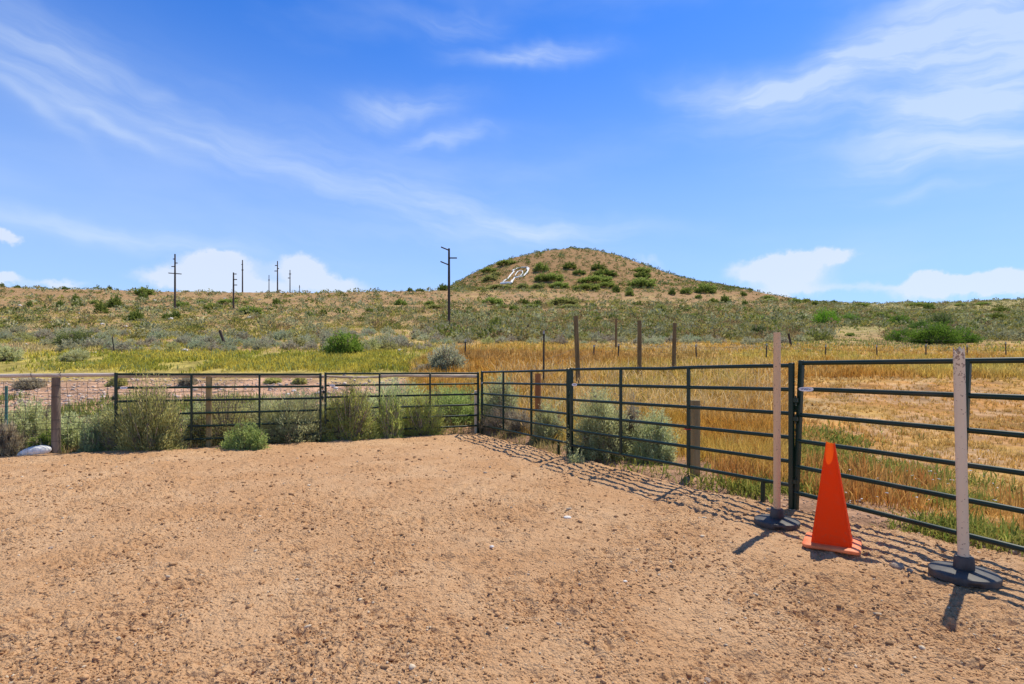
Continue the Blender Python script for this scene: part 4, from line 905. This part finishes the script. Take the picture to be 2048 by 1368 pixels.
near = np.argsort(Y[ok]); xs, ys, pxs, rws = X[ok][near], Y[ok][near], px[ok][near], row[ok][near]
kept = []
for i in range(len(xs)):
    if all((xs[i]-xs[j])**2+(ys[i]-ys[j])**2 > .55 for j in kept[-60:]): kept.append(i)
ind = kept[:290]; rest_mid = kept[290:]
zones = []
for n, i in enumerate(ind):
    w = rng.uniform(.38, .85); o = bpy.data.objects.new('sagebrush', SM[int(rng.choice(5, p=[.34,.22,.14,.14,.16]))]); COL.objects.link(o)
    o.location = (xs[i], ys[i], ground(xs[i], ys[i])-.05); o.scale = (w, w*rng.uniform(.8,1.1), w*rng.uniform(.8,1.15)); o.rotation_euler = (0,0,rng.uniform(0,6.28))
    AUTO.append((o, pxs[i], rws[i], ('grey green','bluish green','yellowish green','purplish grey','pale grey')[SM.index(o.data)]+' sagebrush'))
    if pxs[i] < 880: tag(o, 'grey green sagebrush mound on the slope left of the golden grass', 'sagebrush', 'sagebrush on the left slope')
    elif pxs[i] < 1500: tag(o, 'grey green sagebrush mound bordering the golden grass below the round hill', 'sagebrush', 'sagebrush below the hill')
    else: tag(o, 'grey green sagebrush mound beyond the golden field on the right', 'sagebrush', 'sagebrush beyond the field on the right')
def bushes(name, X, Y, Rr, Hh, cols, per, label, cat, lsz=.5, lw=.35):
    n = len(X); z = zgrid(X, Y); d = rng.normal(size=(n, per, 3)); d[:,:,2] = np.abs(d[:,:,2]); d /= np.linalg.norm(d, axis=2, keepdims=True)
    k = rng.uniform(.45, 1.0, (n, per, 1)); sc = np.stack([Rr, Rr, Hh], 1)[:,None,:]
    p = d*k*sc*rng.uniform(.8,1.15,(n,per,1)) + np.stack([X, Y, z-.03*Hh], 1)[:,None,:]
    dr = d+rng.normal(size=d.shape)*.5; dr[:,:,2] += .35; dr /= np.linalg.norm(dr, axis=2, keepdims=True)
    L = (np.repeat(Rr[:,None], per, 1)*lsz*rng.uniform(.6,1.4,(n,per))).ravel()
    V, Q = blades(p.reshape(-1,3), dr.reshape(-1,3), L, L*lw*2, rng)
    c = np.repeat(cols, per, 0)*rng.uniform(.65,1.25,(n*per,1)); return tag(npobj(name, V, Q, M['far'], col=np.repeat(c, 4, 0)), label, cat, kind='stuff')
def pick(n, tab, p): return np.array(tab)[rng.choice(len(tab), n, p=p)]*rng.uniform(.8,1.2,(n,1))
TAB = [(.36,.34,.15),(.43,.41,.21),(.40,.34,.09),(.36,.25,.11),(.20,.22,.05)]
pxa, Xa, Ya = cand(40000, -200, 2300, 36, 400, .72)
za = zgrid(Xa, Ya); ra = HZ-(za-EYE)*F/Ya; n1 = fbm(Xa/9, Ya/9, 91, 4)
rfar = (pxa > 1640) & (Ya > 100); hillf = (pxa > 900) & (pxa < 1600) & (ra < 585); leftm = pxa < 850; belt = (~leftm) & (ra > 600+8*n1)
pr = np.where(belt & (pxa > 880), .85*(.4+n1), np.where(hillf, .75+.2*(n1 > .55), np.where(leftm & (ra < 640), .20+.35*(n1 > .54), .24*(.3+n1))))
pr = np.where(rfar, .95, pr); pr = np.where(hillf, .98, pr); sidx = (rng.random(len(pxa)) < pr) & (ra < 682) & ~((Ya < 75) & (ra > 640) & leftm & (rng.random(len(pxa)) < .7)) & ~((np.abs(pxa-1720) < 60) & (ra > 655))
Xa, Ya = Xa[sidx], Ya[sidx]; Xa = np.r_[Xa, xs[rest_mid]]; Ya = np.r_[Ya, ys[rest_mid]]; n = len(Xa)
Rr = np.clip(rng.lognormal(-.70, .38, n), .25, 1.1)*(1+Ya/420); cols = pick(n, TAB, [.26,.2,.2,.16,.18]); hz = (Ya > 235) & (np.abs((CX+Xa/Ya*F)-1200) < 420); cols[hz] *= np.array([.70,.80,.62])
nearm = Ya < 85
bushes('sagebrush_belt', Xa[nearm], Ya[nearm], Rr[nearm], Rr[nearm]*.95, cols[nearm], 90, 'dense grey green sagebrush covering the slope beyond the golden field', 'sagebrush', .24, .30)
bushes('distant_sagebrush', Xa[~nearm], Ya[~nearm], Rr[~nearm], Rr[~nearm]*.9, cols[~nearm], 26, 'fine grey and brown scrub speckling the hills up to the skyline', 'sagebrush', .42, .36)

autolabel()
# ------------------------------------------------------------------ grasses
tp = np.linspace(-300, 2400, 260); trow = np.arange(560, 1110, 1.0)
def inv_table():
    Ys = np.exp(np.linspace(np.log(4.0), np.log(420), 700)); T = np.zeros((len(tp), len(trow)))
    for i, p in enumerate(tp):
        X = (p-CX)/F*Ys; r = HZ-(zgrid(X, Ys)-EYE)*F/Ys; r = np.minimum.accumulate(r); T[i] = np.interp(-trow, -r, Ys)
    return T
TI = inv_table()
def place(n, p0, p1, r0, r1):
    px = rng.uniform(p0, p1, n); row = rng.uniform(r0, r1, n)
    i = np.clip((px-tp[0])/(tp[-1]-tp[0])*(len(tp)-1), 0, len(tp)-1).astype(int); j = np.clip(row-560, 0, len(trow)-1.01); k = j.astype(int); f = j-k
    Y = TI[i,k]*(1-f)+TI[i,k+1]*f; Y = Y*rng.uniform(.985,1.015,n); X = (px-CX)/F*Y; return px, row, X, Y
def grass(name, X, Y, H, Wd, col, per, label, cat, spread=.06, bend=.5, parts=None):
    n = len(X)*per; x = np.repeat(X, per)+rng.normal(size=n)*np.repeat(H, per)*spread*3; y = np.repeat(Y, per)+rng.normal(size=n)*np.repeat(H, per)*spread*3
    z = zgrid(x, y)-.015; h = np.repeat(H, per)*rng.uniform(.5,1.15,n); w = np.repeat(Wd, per)*rng.uniform(.6,1.2,n)
    a = rng.uniform(0, 2*np.pi, n); b = a+rng.normal(size=n)*.3; f = rng.uniform(0, 2*np.pi, n); le = np.abs(rng.normal(size=n))*bend
    sx, sy = np.cos(f)*w/2, np.sin(f)*w/2; bx, by = np.cos(b)*h*le, np.sin(b)*h*le
    def ring(t, ws): return [np.stack([x+bx*t**2-sx*ws, y+by*t**2-sy*ws, z+h*t*(1-.25*le*t)], 1), np.stack([x+bx*t**2+sx*ws, y+by*t**2+sy*ws, z+h*t*(1-.25*le*t)], 1)]
    V = np.stack(ring(0,.8)+ring(.6,1.0)+ring(1.0,.25), 1).reshape(-1,3); k = np.arange(n)[:,None]*6
    Q = np.concatenate([k+np.array([[0,1,3,2]]), k+np.array([[2,3,5,4]])], 0)
    c = np.repeat(col, per, 0)*rng.uniform(.5,1.25,(n,1)); c6 = np.repeat(c, 6, 0)
    return tag(npobj(name, V, Q, M['grass'], col=c6), label, cat, kind='stuff')
def lerp(a, b, t): t = np.asarray(t)[:,None]; return np.asarray(a)*(1-t)+np.asarray(b)*t
GOLD, ORG, STR, YGN, GRN_ = (.78,.50,.12), (.70,.33,.065), (.84,.66,.34), (.62,.56,.11), (.22,.32,.06)
# golden field
px, row, X, Y = place(90000, 820, 2380, 676, 1075); sdst = seg_dist(X, Y); n1 = fbm(X/2.2, Y/2.2, 101, 4); n2 = fbm(X/.5, Y/.5, 102, 3); n3 = fbm(X/6, Y/6, 103, 3)
edge = np.interp(px, [820,860,900,1000,1200,1500,1800,2400], [735,715,700,686,682,684,692,694])+8*(n1-.5)
short = sstep(1480,1660,px)*sstep(740,775,row)
bx = 1.0*np.exp(-((px-1400)/120)**2); clear = (.55+.9*(n2 > .52))*sstep(.35,.95,sdst-bx+.5*(n1-.5))
ok = (row > edge) & (sdst > .25) & (rng.random(len(px)) < np.clip(np.where(short > .5, (.16+.5*(n2 > .55))*sstep(.4,.9,sdst+.5*(n1-.5)), clear), 0, 1)) & ~((px < 1000) & (row > 800) & (rng.random(len(px)) < .7))
px, row, X, Y, n1, n2, n3, short, sdst = [a[ok] for a in (px, row, X, Y, n1, n2, n3, short, sdst)]
H = np.where(short > .5, .05+.09*n1, .24+.30*n1)*(1-.4*sstep(22,40,Y)); s_ = F/Y
H = H*np.where(sdst < .8, .6, 1)
col = lerp(GOLD, ORG, sstep(.36,.56,n1)*.95); col = col+(np.array(STR)-col)*(sstep(.5,.8,n2)*.55)[:,None]
col = col+(np.array(YGN)-col)*(sstep(.48,.64,n3)*sstep(1000,760,row)*.45)[:,None]
col = col+(np.array(GOLD)*1.1-col)*(sstep(715,690,row)*.6)[:,None]
col = col+(np.array((.50,.27,.10))-col)*(sstep(698,712,row)*sstep(738,722,row)*sstep(1500,1380,px)*.6)[:,None]
col = col+(np.array((.80,.46,.16))-col)*(short*.55)[:,None]
grass('golden_grass', X, Y, H, np.maximum(.005, 1.25/s_), col, 5, 'golden and orange dry grass filling the field behind the right fence', 'grass')
px, row, X, Y = place(9000, 1440, 2380, 868, 1075); sdst = seg_dist(X, Y); n1 = fbm(X/.8, Y/.8, 161, 3); ok = (n1 > .53+.10*(px > 1690)*(px < 1960)) & (sdst > .5) & (sdst < 2.6) & (rng.random(len(px)) < .75); X, Y, n1 = X[ok], Y[ok], n1[ok]
grass('rust_grass', X, Y, .16+.26*rng.random(len(X)), np.full(len(X), .009)*np.clip(Y/5,.6,2), lerp((.55,.25,.06), (.80,.50,.14), rng.random(len(X))), 5, 'rust orange knee high grass standing in a band behind the gate', 'grass', spread=.1, bend=.35)
# seed headed tall stalks near the corner
px, row, X, Y = place(2600, 1000, 1560, 742, 850); okk = seg_dist(X, Y) > .6; X, Y = X[okk], Y[okk]
grass('seeding_grass', X, Y, rng.uniform(.45,.75,len(X)), np.full(len(X), .012)*(Y/8), lerp(STR, GOLD, rng.random(len(X))), 3, 'pale drooping seed heads rising above the golden grass', 'grass', bend=.9)
# yellow green flat on the left
px, row, X, Y = place(26000, -280, 905, 700, 752); n1 = fbm(X/2.5, Y/2.5, 111, 4)
den = np.interp(px, [-300,40,110,400,700,880,905], [.1,.12,.6,.9,1,.9,.3])*sstep(700,712,row)*np.interp(px,[0,300,600,905],[.6,.9,1,1])*sstep(750,732,row+22*(n1-.5))
ok = (rng.random(len(px)) < .62*den*sstep(.33,.55,n1+.05)) & (seg_dist(X,Y) > 4); X, Y, n1, row = X[ok], Y[ok], n1[ok], row[ok]
col = lerp((.42,.44,.06), (.74,.64,.10), sstep(.35,.65,n1)); gm = rng.random(len(X)) < .18; col[gm] = (.34,.40,.14)
grass('yellow_green_groundcover', X, Y, .12+.16*rng.random(len(X)), 1.5/(F/Y), col, 6, 'bright yellow green low plants covering the flat above the dirt bank', 'ground cover', spread=.2)
# straw and green wisps on the slopes
px, row, X, Y = place(42000, -280, 2380, 596, 704); n1 = fbm(X/7, Y/7, 121, 4); n2 = fbm(X/18, Y/18, 122, 3)
dn = np.where(px < 900, .55, .28)*sstep(600,640,row)+.12+.45*(px > 850)*sstep(655,690,row); ok = rng.random(len(px)) < dn*(.3+1.3*sstep(.42,.62,n1)); X, Y, n1, n2, px, row = [a[ok] for a in (X, Y, n1, n2, px, row)]
col = lerp(STR, YGN, sstep(.42,.58,n2)); col = col*.85; gg = (px > 1500) & (rng.random(len(px)) < .5); col[gg] = (.30,.34,.09)
grass('slope_grass', X, Y, (.12+.12*rng.random(len(X)))*(1+Y*.003), 1.6/(F/Y), col, 5, 'straw coloured and greenish grass wisps between shrubs on the slopes', 'grass', spread=.25)
# green weeds along the right fence and near the gate
px, row, X, Y = place(15000, 1130, 2380, 850, 1108); sdst = seg_dist(X, Y); n1 = fbm(X/.6, Y/.6, 131, 3)
patch = np.exp(-((px-1780)/170)**2-((row-985-(px-1780)*.22)/55)**2)*1.3+.75*np.exp(-((px-1530)/70)**2-((row-940)/60)**2)+.6*np.exp(-((px-1650)/60)**2-((row-900)/40)**2)+.16*np.exp(-((sdst-.45)/.3)**2)*(n1 > .55)
ok = (rng.random(len(px)) < patch*1.9*(n1 > .45)*(.2+n1)) & (sdst > .14); X, Y, n1 = X[ok], Y[ok], n1[ok]
col = lerp((.17,.25,.045), (.52,.44,.11), rng.random(len(X))); 
grass('green_weeds', X, Y, .07+.20*n1*rng.random(len(X))**.7, np.full(len(X), .013)*np.clip(Y/5,.6,2), col, 6, 'fresh green weeds growing along and behind the right fence and gate', 'weeds', spread=.25, bend=.8)
# weeds and dry litter under the left fence
px, row, X, Y = place(5200, -250, 1130, 838, 925); sdst = seg_dist(X, Y); n1 = fbm(X/.6, Y/.6, 141, 3)
ok = (sdst > -.12) & (rng.random(len(px)) < .3+.7*(n1 > .5)); X, Y, px, n1 = X[ok], Y[ok], px[ok], n1[ok]
col = lerp((.50,.38,.16), (.30,.31,.10), rng.random(len(X))); col[px < 110] = lerp((.62,.52,.36), (.40,.36,.16), rng.random((px < 110).sum()))
grass('fence_line_grass', X, Y, .08+.16*rng.random(len(X))*(1+(px < 100)), np.full(len(X), .012), col, 5, 'dry straw and weeds growing under the left fence', 'grass', spread=.2)
# low growth between left fence and the dirt bank
px, row, X, Y = place(5000, -250, 960, 795, 862); n1 = fbm(X/1.5, Y/1.5, 151, 3); ok = (seg_dist(X,Y) > .5) & (n1 > .46); X, Y = X[ok], Y[ok]
grass('green_undergrowth', X, Y, .10+.2*rng.random(len(X)), np.full(len(X), .022), lerp((.42,.42,.10), (.20,.27,.09), rng.random(len(X))), 5, 'yellow green low weeds between the left fence and the dirt bank', 'weeds', spread=.25)
# stones on the dirt bank and along the right fence line
px, row, X, Y = place(3600, -250, 960, 752, 815); n = len(X); r_ = np.clip(rng.lognormal(math.log(.028), .5, n), .012, .11)
P, Fq, cc = scatter_stones(n, X, Y, zgrid(X, Y)+r_*.2, r_, np.array([(.62,.48,.38)])*rng.uniform(.7,1.25,(n,1)))
tag(npobj('bank_gravel', P, Fq, M['clod'], col=cc), 'pinkish gravel and stones strewn on the dirt bank behind the left fence', 'gravel', kind='stuff')
px, row, X, Y = place(5000, 1100, 2380, 870, 1108); sdst = seg_dist(X, Y); ok = (sdst > -.1) & (sdst < .9); X, Y = X[ok], Y[ok]; n = len(X); r_ = np.clip(rng.lognormal(math.log(.008), .5, n), .004, .035)
P, Fq, cc = scatter_stones(n, X, Y, zgrid(X, Y)+r_*.2, r_, np.array([(.48,.34,.24)])*rng.uniform(.7,1.25,(n,1)))
tag(npobj('fence_line_gravel', P, Fq, M['clod'], col=cc), 'small stones in the bare dirt strip behind the right fence', 'gravel', kind='stuff')
# white umbel flowers in the weeds
px, row, X, Y = place(46, 1690, 2000, 920, 1040); n = len(X); r_ = rng.uniform(.008, .018, n)
P, Fq, cc = scatter_stones(n, X, Y, zgrid(X, Y)+rng.uniform(.10,.24,n), r_, np.array([(.8,.8,.76)])*rng.uniform(.9,1.1,(n,1)), flat=.3)
tag(npobj('white_wildflowers', P, Fq, M['petal'], col=cc), 'tiny white wildflower heads among the weeds behind the gate', 'flowers', kind='stuff')
